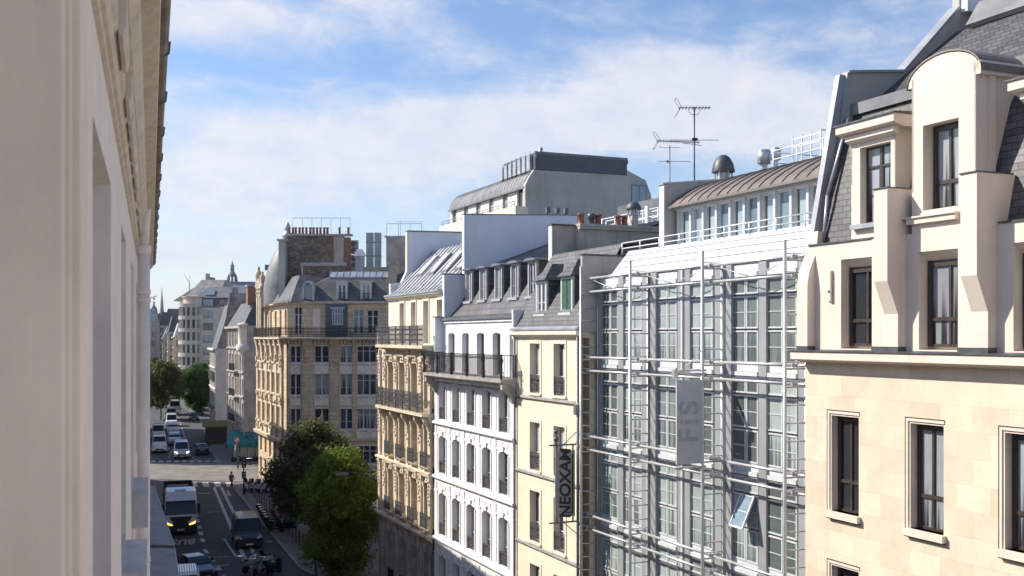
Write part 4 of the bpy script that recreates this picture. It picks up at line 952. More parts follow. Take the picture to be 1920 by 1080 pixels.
o = MB().box(X(609), X(650), .45, 1.2, 15.95, 19.6).build('slate_bay', 'cladding_dark', b); window(b, X(622), 17.2, X(642)-X(622), 1.6, .42, 'pale_frame', 'glass_pavilion', 'wide'); MB().box(X(619),X(645),.2,.46,18.85,18.95).build('bay_hood', 'pale_frame', o)
MB().prism([(.9,19.3),(.45,19.32),(.3,19.42),(.3,19.55),(.9,19.6)], -.5, LX).build('eaves', 'corner_trim', b)
m = MB().hexa([(-.4,.55,19.5),(LX,.55,19.5),(LX,7,19.5),(-3.2,7,19.5),(3.75,3.0,22.25),(LX,3.0,22.25),(LX,6.9,22.25),(2.6,6.9,22.25)]); m.build('slate_roof', 'slate_far', b)
m = MB(); prof = [(2.85,22.2),(3.6,22.75),(6.8,23.0)]; sheet(m, prof, 3.7, 9.85); seams(m, 6.1, prof, .68, .05, .06, 3.72); m.build('zinc_roof', 'zinc', b)
for x0, x1 in ((4.95, 5.75), (7.4, 8.2)):
    o = MB().box(x0-.16,x0,.85,1.0,19.62,21.5).box(x1,x1+.16,.85,1.0,19.62,21.5).box(x0-.2,x1+.2,.8,1.0,21.3,21.56).box(x0-.26,x1+.26,.7,1.0,21.56,21.66).build('dormer', 'pale_frame', b)
    MB().box(x0-.15,x0-.03,1.0,2.9,19.6,21.55).box(x1+.03,x1+.15,1.0,2.9,19.6,21.55).box(x0-.2,x1+.2,.95,3.1,21.56,21.64).build('dormer_cheek', 'zinc_dark', o)
    window(b, x0, 19.65, x1-x0, 1.65, .93, 'white_frame', 'glass', 'french'); inst('window_railing', rail_mesh(x1-x0, .8, 'iron', 'plain', .12), b, (x0, .8, 19.65))
o = MB()
for k in range(10):
    t0, t1 = math.pi*k/10, math.pi*(k+1)/10; cx, cz = 1.95, 20.95
    o.hexa([(cx+.42*math.cos(t0),.6,cz+.5*math.sin(t0)),(cx+.42*math.cos(t1),.6,cz+.5*math.sin(t1)),(cx+.42*math.cos(t1),2.2,cz+.5*math.sin(t1)),(cx+.42*math.cos(t0),2.2,cz+.5*math.sin(t0)),(cx+.6*math.cos(t0),.6,cz+.72*math.sin(t0)),(cx+.6*math.cos(t1),.6,cz+.72*math.sin(t1)),(cx+.6*math.cos(t1),2.2,cz+.72*math.sin(t1)),(cx+.6*math.cos(t0),2.2,cz+.72*math.sin(t0))])
o.box(1.35,1.53,.6,2.0,19.7,20.95).box(2.37,2.55,.6,2.0,19.7,20.95); o = o.build('round_dormer', 'zinc', b); MB().box(1.5,2.4,.8,.84,19.7,21.3).build('pane', 'glass', o)
# slanted street side
SLo = (-6.4, 14.5, 0); SL = 15.78
sc_ = [1.5, 4.3, 7.0, 9.7, 12.4]
ops = [(c-.62, c+.62, z0, z1) for c in sc_ for z0, z1 in rows]
m = MB(); wall_open(m, 0, SL, 0, 15.65, ops, 0, .4); wall_open(m, 0, SL-.6, 15.65, 19.35, [(c-.5,c+.5,16.1,18.8) for c in sc_], .6, .3); m.build('side_wall', 'corner_stone', b, SLo, (0,0,ANG))
for c in sc_:
    for z0, z1 in rows: window_ = window(b, 0, 0, 1.24, z1-z0, 0, 'pale_frame', 'glass', 'french'); v = Vector(SLo)+Vector((U.x*(c-.62)+NI.x*.34, U.y*(c-.62)+NI.y*.34, z0)); window_.location = v; window_.rotation_euler = (0,0,ANG)
    w_ = window(b, 0, 0, 1.0, 2.7, 0, 'pale_frame', 'glass', 'french'); w_.location = Vector(SLo)+Vector((U.x*(c-.5)+NI.x*.85, U.y*(c-.5)+NI.y*.85, 16.1)); w_.rotation_euler = (0,0,ANG)
m = MB(); rs = random.Random(4)
for c in [.15]+[q+1.38 for q in sc_]:
    m.box(c-.42, c+.42, -.22, 0, 5.8, 14.3).box(c-.5, c+.5, -.28, 0, 5.5, 5.9).prism([(0,14.2),(-.25,14.3),(-.28,14.8),(-.42,15.4),(-.48,15.65),(0,15.65)], c-.35, c+.35)
    for k in range(14): m.ball((c+rs.uniform(-.45,.45), -.26, rs.choice((6.2,9.4,12.9,13.6))+rs.uniform(-.3,.5)), .17, 1, .8, 1.2, 6, 4)
    m.mark()
for c in sc_:
    for z0, z1 in rows[:3]: m.box(c-.75, c+.75, -.25, 0, z0-.2, z0).box(c-.75, c+.75, -.16, 0, z1, z1+.2).box(c-.6,c+.6,-.12,0,z0-.95,z0-.3).mark()
m.prism([(0,5.0),(-.5,5.1),(-.6,5.45),(0,5.5)], -.3, SL).build_each('side_carving', 'corner_trim', b, SLo, (0,0,ANG))
MB().prism([(.7,15.62),(-.45,15.66),(-.56,15.74),(-.56,15.92),(.7,15.95)], -.1, SL+.3).prism([(.9,19.3),(.2,19.32),(.1,19.42),(.1,19.55),(.9,19.6)], -.3, SL).build('side_balcony_slab', 'corner_trim', b, SLo, (0,0,ANG))
o = inst('balcony_railing', rail_mesh(SL+.1, 1.05, 'iron', 'ornate', .2), b, tuple(Vector(SLo)+Vector((-.1*U.x-.52*NI.x, -.1*U.y-.52*NI.y, 15.93))), (0,0,ANG))
m = MB(); m.hexa([(-.1,.3,19.5),(SL+.4,.3,19.5),(SL+.4,6,19.5),(-.1,6,19.5),(.8,1.9,22.4),(SL-2.6,1.9,22.4),(SL-2.6,5.9,22.4),(.8,5.9,22.4)]); m.build('side_slate_roof', 'slate_far', b, SLo, (0,0,ANG))
# tall carved end bay with pediment and urns
m = MB().box(-.2, 2.6, -.15, 2.8, 19.3, 21.5).prism([(-.3,21.4),(2.7,21.4),(2.7,21.7),(1.2,22.6),(-.3,21.7)], -.3, .5, 'y')
for x in (.1,1.2,2.3): m.box(x-.22,x+.22,-.25,-.1,15.9,21.3)
for k in range(24): m.ball((rs.uniform(-.1,2.5), -.25, rs.uniform(20.3,22.2)), .17, 1, .8, 1.1, 6, 4)
m.build('end_bay', 'corner_trim', b, SLo, (0,0,ANG))
for q, hh in ((.05, 1.0), (2.5, .72)):
    MB().lathe([(.42,0),(.42,.3),(.22,.45),(.3,.8),(.46,1.3),(.38,1.75),(.16,1.95),(.2,2.1),(.14,2.35),(0,2.5)], n=10).build('urn', 'corner_trim', b, tuple(Vector(SLo)+Vector((U.x*q, U.y*q, 21.6))), None).scale = (hh, hh, hh)
# dome, tall walls and chimneys behind
MB().lathe([(2.6,19.5),(2.62,21.4),(2.45,22.4),(2.2,23.5),(1.8,24.6),(1.25,25.6),(.8,26.1),(.55,26.3),(0,26.35)], (-2.4, 11.3, 0), 24).build('dome', 'zinc_mid', b)
MB().lathe([(.62,0),(.62,.25),(.35,.4),(.45,.7),(.62,1.0),(.5,1.35),(.2,1.5),(.3,1.7),(.36,1.95),(.2,2.35),(.05,2.7),(0,2.75)], (-2.4, 11.3, 26.2), 12).build('finial', 'zinc', b)
o = MB().box(-4.85,-4.2,10.9,11.7,23.4,24.0).build('dome_dormer', 'zinc_dark', b)
MB().box(-2.45, -1.75, 6.9, 8.3, 19.4, 26.3).build('tall_chimney', 'concrete_grey', b); MB().box(-2.6,-1.6,6.75,8.4,26.3,26.5).build('chimney_cap', 'concrete_grey', b)
MB().box(-1.75, 2.9, 8.0, 8.6, 19.4, 27.0).build('rubble_wall', 'rubble', b)
MB().box(2.9, 3.3, 7.9, 8.7, 19.4, 26.9).mark().box(4.4, 5.1, 7.99, 8.59, 19.4, 26.8).build_each('brick_pier', 'red_brick', b)
MB().box(3.3, 4.4, 8.0, 8.6, 19.4, 26.9).build('grey_wall', 'concrete_stained', b)
MB().box(-1.95, 5.3, 7.8, 8.75, 26.95, 27.15).build('wall_coping', 'old_plaster', b)
chimney_pots(b, [(-1.6+.38*i+rs.uniform(-.06,.06), 8.3) for i in range(12)]+[(3.9,8.3),(4.85,8.3)], 27.15, .75, .15)
m = MB().box(-1.2,5.1,8.25,8.28,28.9,28.94)
for i in range(7): m.box(-1.2+i*1.04,-1.17+i*1.04,8.25,8.28,27.1,28.9)
m.build('roof_railing', 'iron_grey', b)
MB().box(.55, 5.0, 4.6, 5.0, 19.4, 23.45).build('low_rubble_wall', 'rubble', b); MB().box(.4, 5.15, 4.45, 5.15, 23.45, 23.8).build('low_wall_coping', 'old_plaster', b)
MB().box(.52,.62,4.5,4.59,17.5,23.5).build('vent_pipe', 'pale_frame', b)
MB().box(9.9, 10.75, 2.2, 3.6, 19.5, 23.4).build('chimney_stack', 'concrete_stained', b); MB().box(9.75,10.9,2.05,3.75,23.4,23.75).build('chimney_cap', 'old_plaster', b)
MB().prism([(10.8,19.4),(10.8,22.4),(12.2,23.0),(15,21.8),(15,19.4)], 2.6, 8, 'y').build('rear_roof', 'slate_far', b)
m = MB().box(-1.9, LX, 8.6, 14.2, 19.2, 23.6); m.build('rear_block', 'concrete_stained', b)
o = MB().box(6.0,6.9,5.6,6.4,22.9,24.6).build('skylight_turret', 'zinc_blue', b); MB().prism([(5.8,24.6),(7.1,24.6),(6.7,25.3),(6.2,25.3)],5.5,6.5,'y').build('turret_cap', 'white_trim', o)
old = MB().box(8.9, 13.0, 9.0, 10.0, 23.4, 26.95).build('old_wall', 'old_plaster', b)
m = MB().box(8.9,12.8,9.4,9.43,28.4,28.44)
for i in range(4): m.box(8.9+i*1.28,8.94+i*1.28,9.4,9.43,26.9,28.4)
m.box(10.4,10.43,9.4,9.43,26.9,28.6).box(10.0,13,9.4,9.43,28.6,28.63).build('wall_railing', 'iron_grey', b)
MB().box(8.7,13.1,8.9,10.1,26.9,27.05).build('old_wall_coping', 'zinc', b)
def ac_unit(x, z):
    t = thing('air_conditioner', ('upper' if z > 24.8 else 'lower')+' grey twin-fan air conditioner stacked on the corner building roof', 'air conditioner', (x, 117.4, z), 0, 'air conditioners on the corner roof')
    MB().box(0, 1.0, 0, .5, 0, 1.5).build('casing', 'old_plaster', t)
    for zz in (.4, 1.1):
        MB().lathe([(.27,-.03),(.30,0),(.27,.02),(.10,.02),(0,.02)], n=12).build('fan', 'iron_grey', t, (.5, -.02, zz), (R(90),0,0))
ac_unit(-17.9, 23.5); ac_unit(-17.95, 25.1); 
t = thing('air_handler', 'tall grey air handling box left of the air conditioners on the corner roof', 'air handler', (-19.2, 117.4, 23.5)); MB().box(0,.9,0,.6,0,3.2).build('casing', 'zinc', t); MB().box(.1,.8,-.03,0,.3,1.3).box(.1,.8,-.03,0,1.7,2.8).build('louvre', 'zinc_dark', t)
t = thing('duct_pipe', 'pair of tall pale blue duct pipes standing on the corner roof', 'duct', (-16.0, 117, 23.3)); MB().box(0,.75,0,.7,0,4.1).box(.9,1.6,0,.7,0,4.1).build('duct', 'zinc_blue', t); MB().box(-.03,1.63,-.03,.73,1.5,1.58).box(-.03,1.63,-.03,.73,3.0,3.08).build('duct_joint', 'zinc_dark', t)

# ================================================================ big grey block rising behind the row
b = thing('grey_tower_block', 'tall grey concrete block with dark roof box, rising behind the white house', 'building', (1.25, 100, 0), math.atan2(.397, .918))
# local x runs right/into the plot, y runs away along the street
W1, W2, LL = 10.85, 13.9, 21.2
m = MB(); side = [(0,0),(0,30.2),(.35,30.9),(.9,31.7),(W1,31.75),(W1,32.3),(13.0,31.4),(13.6,30),(W2,28.3),(W2,0)]
m.prism(side, 0, .5, 'y'); m.box(.6, W2, .5, LL, 0, 30.0); m.build('wall', 'concrete_grey', b)
m = MB(); FR = [(1.3+3.6*i) for i in range(6)]
# street face is the plane x=.55 recessed above a parapet balcony
g = MB(); 
xs = sorted([.5]+[v for f in FR for v in (f, f+1.3)]+[LL])
for i in range(len(xs)-1):
    a, c = xs[i], xs[i+1]
    if any(abs(a-f) < .01 for f in FR): m.box(.6,.65,a,c,28.1,28.3)
    else: m.box(.3, .7, a, c, 28.1, 30.3)
for z in (24.8, 21.5, 18.2): 
    for f in FR: m.box(.28,.3,f-.01,f+1.31,z-.1,z)
m.box(.3,.7,.5,LL,12,28.1); m.build('street_wall', 'far_white', b)
for f in FR:
    o = MB().box(.5,.56,f,f+1.3,28.1,30.2).build('window', 'brown_frame', b); MB().box(.48,.5,f+.12,f+1.18,28.2,30.1).build('pane', 'glass', o)
m = MB().box(-1.0,.3,.0,LL,26.9,27.0).box(-1.0,-.85,0,LL,27.0,28.25).box(-1.0,.3,-.02,.12,26.9,28.2).box(-1.6,-.8,6,LL+3,26.0,26.1).box(-1.6,-1.45,6,LL+3,25.0,26.6); m.build('balcony', 'cream_trim', b)
m = MB(); pipe_rail(m, LL-1, .5, 0, 2, 0, 0, 2.0, .03); m.build('balcony_railing', 'iron_grey', b, (-.9, 0.5, 28.2), (0,0,R(90)))
prof = [(.05,30.1),(.2,30.7),(.55,31.3),(1.1,31.75),(2.4,32.0),(10.8,32.2)]
m = MB()
for (a, c), (d, e) in zip(prof, prof[1:]): m.hexa([(a,.4,c-.08),(d,.4,e-.08),(d,LL,e-.08),(a,LL,c-.08),(a,.4,c),(d,.4,e),(d,LL,e),(a,LL,c)])
for i in range(26):
    y = .6+i*.8
    for (a, c), (d, e) in zip(prof[:4], prof[1:5]): m.hexa([(a,y,c-.02),(d,y,e-.02),(d,y+.05,e-.02),(a,y+.05,c-.02),(a,y,c+.06),(d,y,e+.06),(d,y+.05,e+.06),(a,y+.05,c+.06)])
m.box(-.02,.12,.3,LL,29.95,30.15); m.build('curved_roof', 'zinc_mid', b)
m = MB().box(1.0, W1+.02, -.05, 7.5, 31.76, 33.35); m.build('roof_box', 'cladding_dark', b)
m = MB().box(.95, W1+.08, -.09, -.051, 33.2, 33.45)
for i in range(6): m.box(1.0+i*1.97, 1.12+i*1.97, -.11, -.051, 32.85, 33.2)
m.build('box_trim', 'zinc_dark', b)
m = MB()
for i in range(7): m.box(.7,.98, .6+i*1.1,1.3+i*1.1, 31.7, 33.2-.04*i); m.box(.85,.9,.9+i*1.1,.96+i*1.1,33.0,33.6-.05*i)
m.build('louvre_screen', 'zinc', b); MB().cyl((2.5,2,33.3),(2.5,2,34.2),.22,n=10).build('flue', 'zinc', b)
o = MB().box(11.35,13.05,-.05,.02,28.2,30.9).build('side_window', 'zinc_dark', b); MB().box(11.45,12.15,-.07,-.051,28.3,30.8).box(12.25,12.95,-.07,-.051,28.3,30.8).build('pane', 'glass_pavilion', o)
t = thing('grey_roof_block', 'low grey slab roof with a curved pale duct right of the tall grey block', 'building', (12.6, 88, 0), math.atan2(.397,.918))
MB().box(0, 9, 0, 8, 0, 27.6).build('wall', 'zinc_dark', t)
m = MB(); 
for k in range(8):
    t0, t1 = math.pi/2*k/8, math.pi/2*(k+1)/8; m.hexa([(2-2*math.cos(t0),-1.2,25.8+1.9*math.sin(t0)),(2-2*math.cos(t1),-1.2,25.8+1.9*math.sin(t1)),(2-2*math.cos(t1),-.2,25.8+1.9*math.sin(t1)),(2-2*math.cos(t0),-.2,25.8+1.9*math.sin(t0)),(2-1.3*math.cos(t0),-1.2,25.8+1.2*math.sin(t0)),(2-1.3*math.cos(t1),-1.2,25.8+1.2*math.sin(t1)),(2-1.3*math.cos(t1),-.2,25.8+1.2*math.sin(t1)),(2-1.3*math.cos(t0),-.2,25.8+1.2*math.sin(t0))])
m.box(0,2.2,-1.25,0,23.5,25.8).build('curved_duct', 'zinc', t)
# terrace house with white rails behind the cream house
F2 = Frame(967)
b = thing('terrace_house', 'rear house with sloping zinc roof and long white terrace railings behind the chimney pots', 'building', (F2.X0+.918*9.2, F2.Y0+.397*9.2, 0), ANG)
MB().prism([(0,0),(0,20.6),(1.2,21.4),(9,23.4),(9,0)], -11.4, -2.2).build('wall', 'far_white', b)
m = MB(); sheet(m, [(-.1,20.9),(1.2,21.55),(4,22.3),(9,23.5)], -11.5, -2.1); seams(m, 9.2, [(0,20.95),(1.2,21.55),(4,22.3)], .6, .03, .05, -11.4); m.build('zinc_roof', 'zinc_dark', b)
m = MB(); pipe_rail(m, 9.2, 1.2, .5, 3, -11.4, 21.5, 1.5, .035); pipe_rail(m, 9.2, 1.0, 1.6, 3, -11.4, 21.8, 1.5, .035); m.build('railing', 'rail_white', b)
MB().box(-4.9,-4.65,.4,.65,21.3,22.9).build('white_post', 'white_plaster', b)

# ---------------------------------------------------------------- antennas
def yagi(m, x, y, z, L, n, a=0.0, el=.45):
    ca, sa = math.cos(a), math.sin(a); P = lambda u, v, w: (x+u*ca-v*sa, y+u*sa+v*ca, z+w)
    m.cyl(P(-L/2,0,0), P(L/2,0,0), .018, n=5)
    for i in range(n): u = -L/2+L*(i+.5)/n; m.cyl(P(u,-el/2,0), P(u,el/2,0), .012, n=4); m.cyl(P(u,0,-.09), P(u,0,.09), .012, n=4)
    for s in (-1, 1): m.tube([P(-L/2+.1,-el/2,0), P(-L/2-.12,-el/2,.35*s)], .012, 4); m.tube([P(-L/2+.1,el/2,0), P(-L/2-.12,el/2,.35*s)], .012, 4); m.tube([P(-L/2-.12,-el/2,.35*s), P(-L/2-.12,el/2,.35*s)], .012, 4)
A = thing('antenna', 'tall television antenna mast with a toothed top aerial above the beige gable wall', 'antenna', (7.35, 43, 21.5))
MB().cyl((0,0,-.6),(0,0,3.75),.032).build('mast', 'iron_grey', A)
m = MB(); yagi(m, 0, 0, 3.72, 1.3, 10, 0); m.tube([(-.25,0,3.66),(-.15,0,3.45),(.15,0,3.45),(.25,0,3.66)], .012, 4); m.build('aerial', 'iron_grey', A)
m = MB().cyl((-.98,0,2.42),(.98,0,2.42),.014,n=4).box(-.09,.13,-.06,.06,2.4,2.5).cyl((-.5,-.3,2.25),(.35,.3,2.25),.012,n=4); m.build('cross_aerial', 'iron', A)
A = thing('antenna', 'shorter television antenna mast left of the tall one, with a long pointed aerial', 'antenna', (6.6, 44.6, 20.9))
MB().cyl((0,0,-.8),(0,0,3.1),.022).build('mast', 'iron_grey', A)
m = MB(); yagi(m, .35, 0, 3.25, 1.9, 16, .2, .3); m.cyl((-.42,0,3.0),(.4,0,3.0),.012,n=4); m.tube([(-.42,0,3.0),(-.4,0,3.12)],.012,4); m.build('aerial', 'iron_grey', A)
MB().cyl((-.48,0,2.42),(.85,0,2.42),.013,n=4).box(-.13,-.05,-.04,.04,2.38,2.46).build('cross_aerial', 'iron', A)

# the street goes on behind the camera: unseen houses added for warm bounce light
Fb = Frame(1510)
for i, (s0, s1, mt, h) in enumerate(((15.8, 31, 'cream_plaster', 18.5), (31.2, 48, 'far_white', 19), (48.2, 70, 'ashlar', 18))):
    b = thing('rear_house', ['cream house next along from the stone building, behind the camera', 'white house behind the camera on the sunny side', 'stone house farthest behind the camera on the sunny side'][i], 'building', (Fb.X0+.397*s0, Fb.Y0-.918*s0, 0), ANG, 'houses behind the camera')
    Lh = s1-s0; ops = [(1+2.7*k, 2.2+2.7*k, z, z+2.1) for k in range(int((Lh-1)/2.7)) for z in (4.6, 8.1, 11.6, 15)]
    m = MB(); wall_open(m, 0, Lh, 0, h, ops, 0, .3); m.box(0, Lh, .34, 10, 0, h); m.build('wall', mt, b)
    for a, c, z0, z1 in ops: window(b, a, z0, c-a, z1-z0, .25, 'white_frame', 'glass', 'french')
    MB().prism([(-.3,h),(1.8,h+3),(9,h+3.3),(10,h)], 0, Lh).build('roof', 'slate_far', b)
# ================================================================ far buildings down the street
FAR = 'far buildings down the street'
def far_house(name, label, X0, Y0, rz, L, D, H, mat, roofm='slate_far', rh=3.0, n=3, fl=3.2, gl='glass', side=True, front_w=1.1, seed=0):
    """local x along the near face, y away; windows on the near face and on the left (street) face"""
    b = thing(name, label, 'building', (X0, Y0, 0), rz, FAR); rs = random.Random(seed)
    zs = [(H-fl*(k+1)+.5, H-fl*(k+1)+2.6) for k in range(int(H/fl)) if H-fl*(k+1)+.5 > 1]
    cs = [L*(i+.5)/n for i in range(n)] if n else []
    ops = [(c-front_w/2, c+front_w/2, z0, z1) for c in cs for z0, z1 in zs]
    m = MB(); wall_open(m, 0, L, 0, H, ops, 0, .3); m.box(.35, L, .34, D, 0, H-.01)
    m.build('wall', mat, b)
    for a, c, z0, z1 in ops: window(b, a, z0, c-a, z1-z0, .22, 'pale_frame', gl, 'french')
    if side:
        ns = max(2, int(D/2.8)); ops = [(D*(i+.5)/ns-.5, D*(i+.5)/ns+.5, z0, z1) for i in range(ns) for z0, z1 in zs]
        m = MB(); wall_open(m, 0, D, 0, H, ops, 0, .3); m.build('street_wall', mat, b, (0, D, 0), (0,0,R(-90)))
        t = MB()
        for z0, z1 in zs: t.box(0, D, -.25, 0, z0-.35, z0-.15)
        for i in range(ns+1): t.box(max(0,D*i/ns-.2), min(D,D*i/ns+.2), -.12, 0, 0, H)
        t.box(0, D, -.5, 0, H-.3, H); t.build('street_moulding', mat, b, (0, D, 0), (0,0,R(-90)))
        for a, c, z0, z1 in ops:
            o = window(b, 0, 0, 1.0, z1-z0, 0, 'pale_frame', gl, 'french'); o.location = (.25, D-a, z0); o.rotation_euler = (0,0,R(-90))
    if rh:
        s = min(1.6, L*.3); MB().hexa([(-.1,-.1,H),(L,-.1,H),(L,D,H),(-.1,D,H),(s,s,H+rh),(L-.3,s,H+rh),(L-.3,D-s,H+rh),(s,D-s,H+rh)]).build('roof', roofm, b)
        MB().box(-.15, L, -.15, D, H-.12, H+.02).build('eaves', 'far_plaster', b)
    return b
RZ = math.atan2(.397, .918)    # near faces square to the right-hand row
# the café corner building (F1)
b = far_house('cafe_building', 'grey-beige house with slate mansard above the teal café awning', -34.9, 139, RZ, 7.0, 14, 17.4, 'old_plaster', 'slate', 3.2, 0, 3.2, side=True)
MB().box(2.9, 3.2, -.08, 0, 14, 15.4).build('meter_box', 'zinc_dark', b)
o = MB().lathe([(.2,13.4),(.75,14.2),(.75,14.9),(.7,15.0),(.68,17.4),(.8,17.5),(.8,17.65),(.3,17.8),(0,17.8)], (0,.6,0), 16).build('corner_turret', 'cream_trim', b)
MB().lathe([(.9,14.2),(.92,14.25),(.92,14.9),(.8,14.95)], (0,.6,0), 16).build('turret_parapet', 'far_white', o)
MB().box(.8, 2.8, 2, 3.4, 20.2, 22.6).build('brick_chimney', 'red_brick', b); MB().box(.7,2.9,1.9,3.5,22.6,22.8).build('chimney_cap', 'old_plaster', b)
for z in (4.6, 8.0, 11.4): inst('balcony_railing', rail_mesh(5, 1.0, 'iron', 'plain', .2), b, (-.7, 8.5, z), (0,0,R(-90))); MB().box(-.75,0,3.5,8.5,z-.15,z).build('balcony_slab', 'far_stone', b)
m = MB(); m.cyl((5,-.12,0),(5,-.12,14),.09); m.build('downpipe', 'zinc', b)
# gable house (F2): white side wall, tall slanted grey party wall behind
b = far_house('gable_house', 'narrow house with blank pale side wall and slanting grey gable beyond the café', -44.4, 160, R(18.7), 6.5, 16, 14.2, 'far_white', 'zinc_dark', 0, 0, 3.2)
MB().prism([(.1,14.0),(7.5,14.0),(7.5,22.6),(2.1,22.6),(1.5,18.8)], 1.2, 1.9, 'y').build('gable_wall', 'gable_stone', b)
MB().hexa([(.1,1.9,14.1),(7,1.9,14.1),(7,15,14.1),(.1,15,14.1),(2.2,1.9,21),(7,1.9,22.5),(7,15,22.5),(2.2,15,21)]).build('roof', 'slate_far', b)
m = MB()
for k in range(5): m.box(-.4,0,3+k*2.6,4.2+k*2.6,9.2,10.6).box(-.5,0,2.9+k*2.6,4.3+k*2.6,5.0,5.2)
m.build('balcony_box', 'iron_grey', b)
# flat topped long roof with white parapet
b = far_house('parapet_house', 'tall house with a long white roof parapet behind the slanting grey gable', -47, 182, R(18.7), 14, 14, 22.6, 'old_plaster', 'zinc', .7, 0, 3.2, side=False); MB().box(0,14,-.3,0,22.8,23.3).build('parapet', 'white_trim', b)
# rounded corner building (F3)
b = thing('rounded_building', 'pale building with a rounded stacked-balcony corner and conical grey roof down the street', 'building', (-86, 280, 0), 0, FAR)
# body
m = MB(); cs = [6.2, 10.6]; zs = [24.2-3.25*k for k in range(1, 8)]
ops = [(4.9, 7.6, z-.1, z+1.9) for z in zs]; wall_open(m, 3.2, 16, 0, 23.6, ops, 0, .3); m.prism([(3.2,.34),(16,.34),(16,16),(-6.5,22),(-.8,3)], 0, 23.6, 'z'); m.build('wall', 'far_plaster', b)
for a, c, z0, z1 in ops: window(b, a, z0, c-a, z1-z0, .2, 'zinc_dark', 'glass_office', 'mullion')
m = MB()
for i, z in enumerate([24.2-3.25*k for k in range(8)]):
    m.lathe([(0,z-.6),(3.25,z-.6),(3.5,z-.5),(3.5,z+.45),(3.2,z+.5),(0,z+.5)], (1.5,1.8,0), 24, False)
    for k in range(10):
        t = math.pi*.9+k*math.pi*1.2/9; m.box(1.5+3.1*math.cos(t)-.28, 1.5+3.1*math.cos(t)+.28, 1.8+3.1*math.sin(t)-.28, 1.8+3.1*math.sin(t)+.28, z-3.2, z)
m.build('rounded_bay', 'far_plaster', b); MB().lathe([(2.85,0),(2.85,24)], (1.5,1.8,0), 20, True).build('rounded_glazing', 'glass', b)
m = MB(); m.lathe([(3.0,24.6),(3.0,26.2),(3.4,26.3),(3.4,26.6),(0,26.8)], (2.2,2.2,0), 24, False); m.build('drum', 'far_plaster', b)
MB().hexa([(-2,1,24.4),(8.5,1,24.4),(9,16,24.4),(-7,20,24.4),(2.8,6,31.2),(9,6,31.2),(9,14,31.2),(2.8,14,31.2)]).box(6,10,1.5,2.2,24.4,25.6).build('conical_roof', 'old_plaster', b)
MB().hexa([(2.6,.2,26.2),(12,.2,26.2),(12,9,26.2),(2.6,9,26.2),(5.6,3,29.2),(12,3,29.2),(12,8,29.2),(5.6,8,29.2)]).build('zinc_roof', 'zinc_mid', b)
o = MB().box(3.3,8.6,.3,3.5,23.6,26.2).build('slate_attic', 'cladding_dark', b); window(b, 4.9, 23.8, 2.6, 2.0, .25, 'zinc_dark', 'glass_pavilion', 'mullion')
MB().hexa([(5.2,.7,26.9),(7.6,.7,26.9),(7.6,2.0,28.3),(5.2,2.0,28.3),(5.2,.6,27.0),(7.6,.6,27.0),(7.6,1.9,28.4),(5.2,1.9,28.4)]).build('skylight', 'skylight', b)
# cluster of further mansard houses along the left of the view
for i, (px, Y, wpx, top, mat, rm, rh) in enumerate([
    (327, 300, 26, 632, 'far_stone', 'zinc', 4), (316, 330, 24, 622, 'far_plaster', 'slate_far', 5), (306, 360, 26, 634, 'far_stone', 'zinc', 4),
    (296, 400, 26, 610, 'far_plaster', 'slate_far', 5), (284, 430, 26, 606, 'far_stone', 'slate_far', 4), (308, 470, 30, 604, 'far_plaster', 'slate_far', 6), (268, 380, 24, 600, 'old_plaster', 'zinc', 4)]):
    s = Y/2000; LBL = ['stone mansard house hard against the rounded building, front one of the far cluster', 'cream mansard house second back in the far cluster left of the rounded building', 'stone zinc-roofed house in the middle of the far cluster', 'cream slate-roofed house in the far cluster below the spire', 'brownish house at the left end of the far cluster beside the downpipe', 'highest and hindmost cream house of the far cluster', 'grey plastered house behind the downpipe in the far cluster'][i]
    far_house('mansard_house', LBL, (px-960)*s, Y, math.atan2(.32,.947), wpx*s, 22, 16-(top-631)*s, mat, rm, rh, 2, 3.3, seed=i)
# city hall: long steep roof with belfry
b = thing('city_hall', 'distant city hall roof with an openwork belfry tower above the rounded building', 'building', (-174, 600, 0), 0, FAR)
m = MB().box(-12, 60, 0, 30, 0, 38); m.build('wall', 'far_stone', b)
MB().hexa([(-14,0,36),(60,0,36),(60,30,36),(-14,30,36),(-3,12,47.5),(60,12,47.5),(60,18,47.5),(-3,18,47.5)]).build('slate_roof', 'spire_blue', b)
MB().hexa([(-16,-2,36),(2,-2,36),(2,26,36),(-16,26,36),(-1,9,46.5),(2,9,50),(2,18,50),(-1,18,46.5)]).build('end_roof', 'slate_far', b)
MB().box(-1,1,9,11,46,52).mark().box(44,52,10,14,44,48).build_each('roof_chimney', 'far_stone', b)
m = MB(); TX, TY = 13, 14
for z0, z1, r in ((45,47.2,2.9),(50.6,51.3,2.6)): m.lathe([(0,z0),(r,z0),(r,z1),(0,z1)], (TX,TY,0), 8, False)
for k in range(8):
    t = k*math.pi/4+.39; m.cyl((TX+2.6*math.cos(t),TY+2.6*math.sin(t),47),(TX+2.4*math.cos(t),TY+2.4*math.sin(t),50.8),.34,n=5); m.cyl((TX+2.8*math.cos(t),TY+2.8*math.sin(t),47),(TX+2.8*math.cos(t),TY+2.8*math.sin(t),49.4),.5,.1,n=5)
m.lathe([(2.5,51.3),(1.7,52.4),(1.2,53.6),(1.0,54.4),(1.3,54.5),(1.3,54.9),(0,54.9)], (TX,TY,0), 8, False)
for k in range(6):
    t = k*math.pi/3; m.cyl((TX+.85*math.cos(t),TY+.85*math.sin(t),54.9),(TX+.85*math.cos(t),TY+.85*math.sin(t),56.4),.2,n=5)
m.lathe([(1.2,56.4),(1.0,57),(.5,57.8),(.3,58.6),(.12,59.6),(0,61)], (TX,TY,0), 8, False); m.build('belfry', 'spire_blue', b)
b = thing('church_spire', 'slender dark blue church spire on the horizon just right of the left building', 'church', (-361, 1100, 0), 0, FAR)
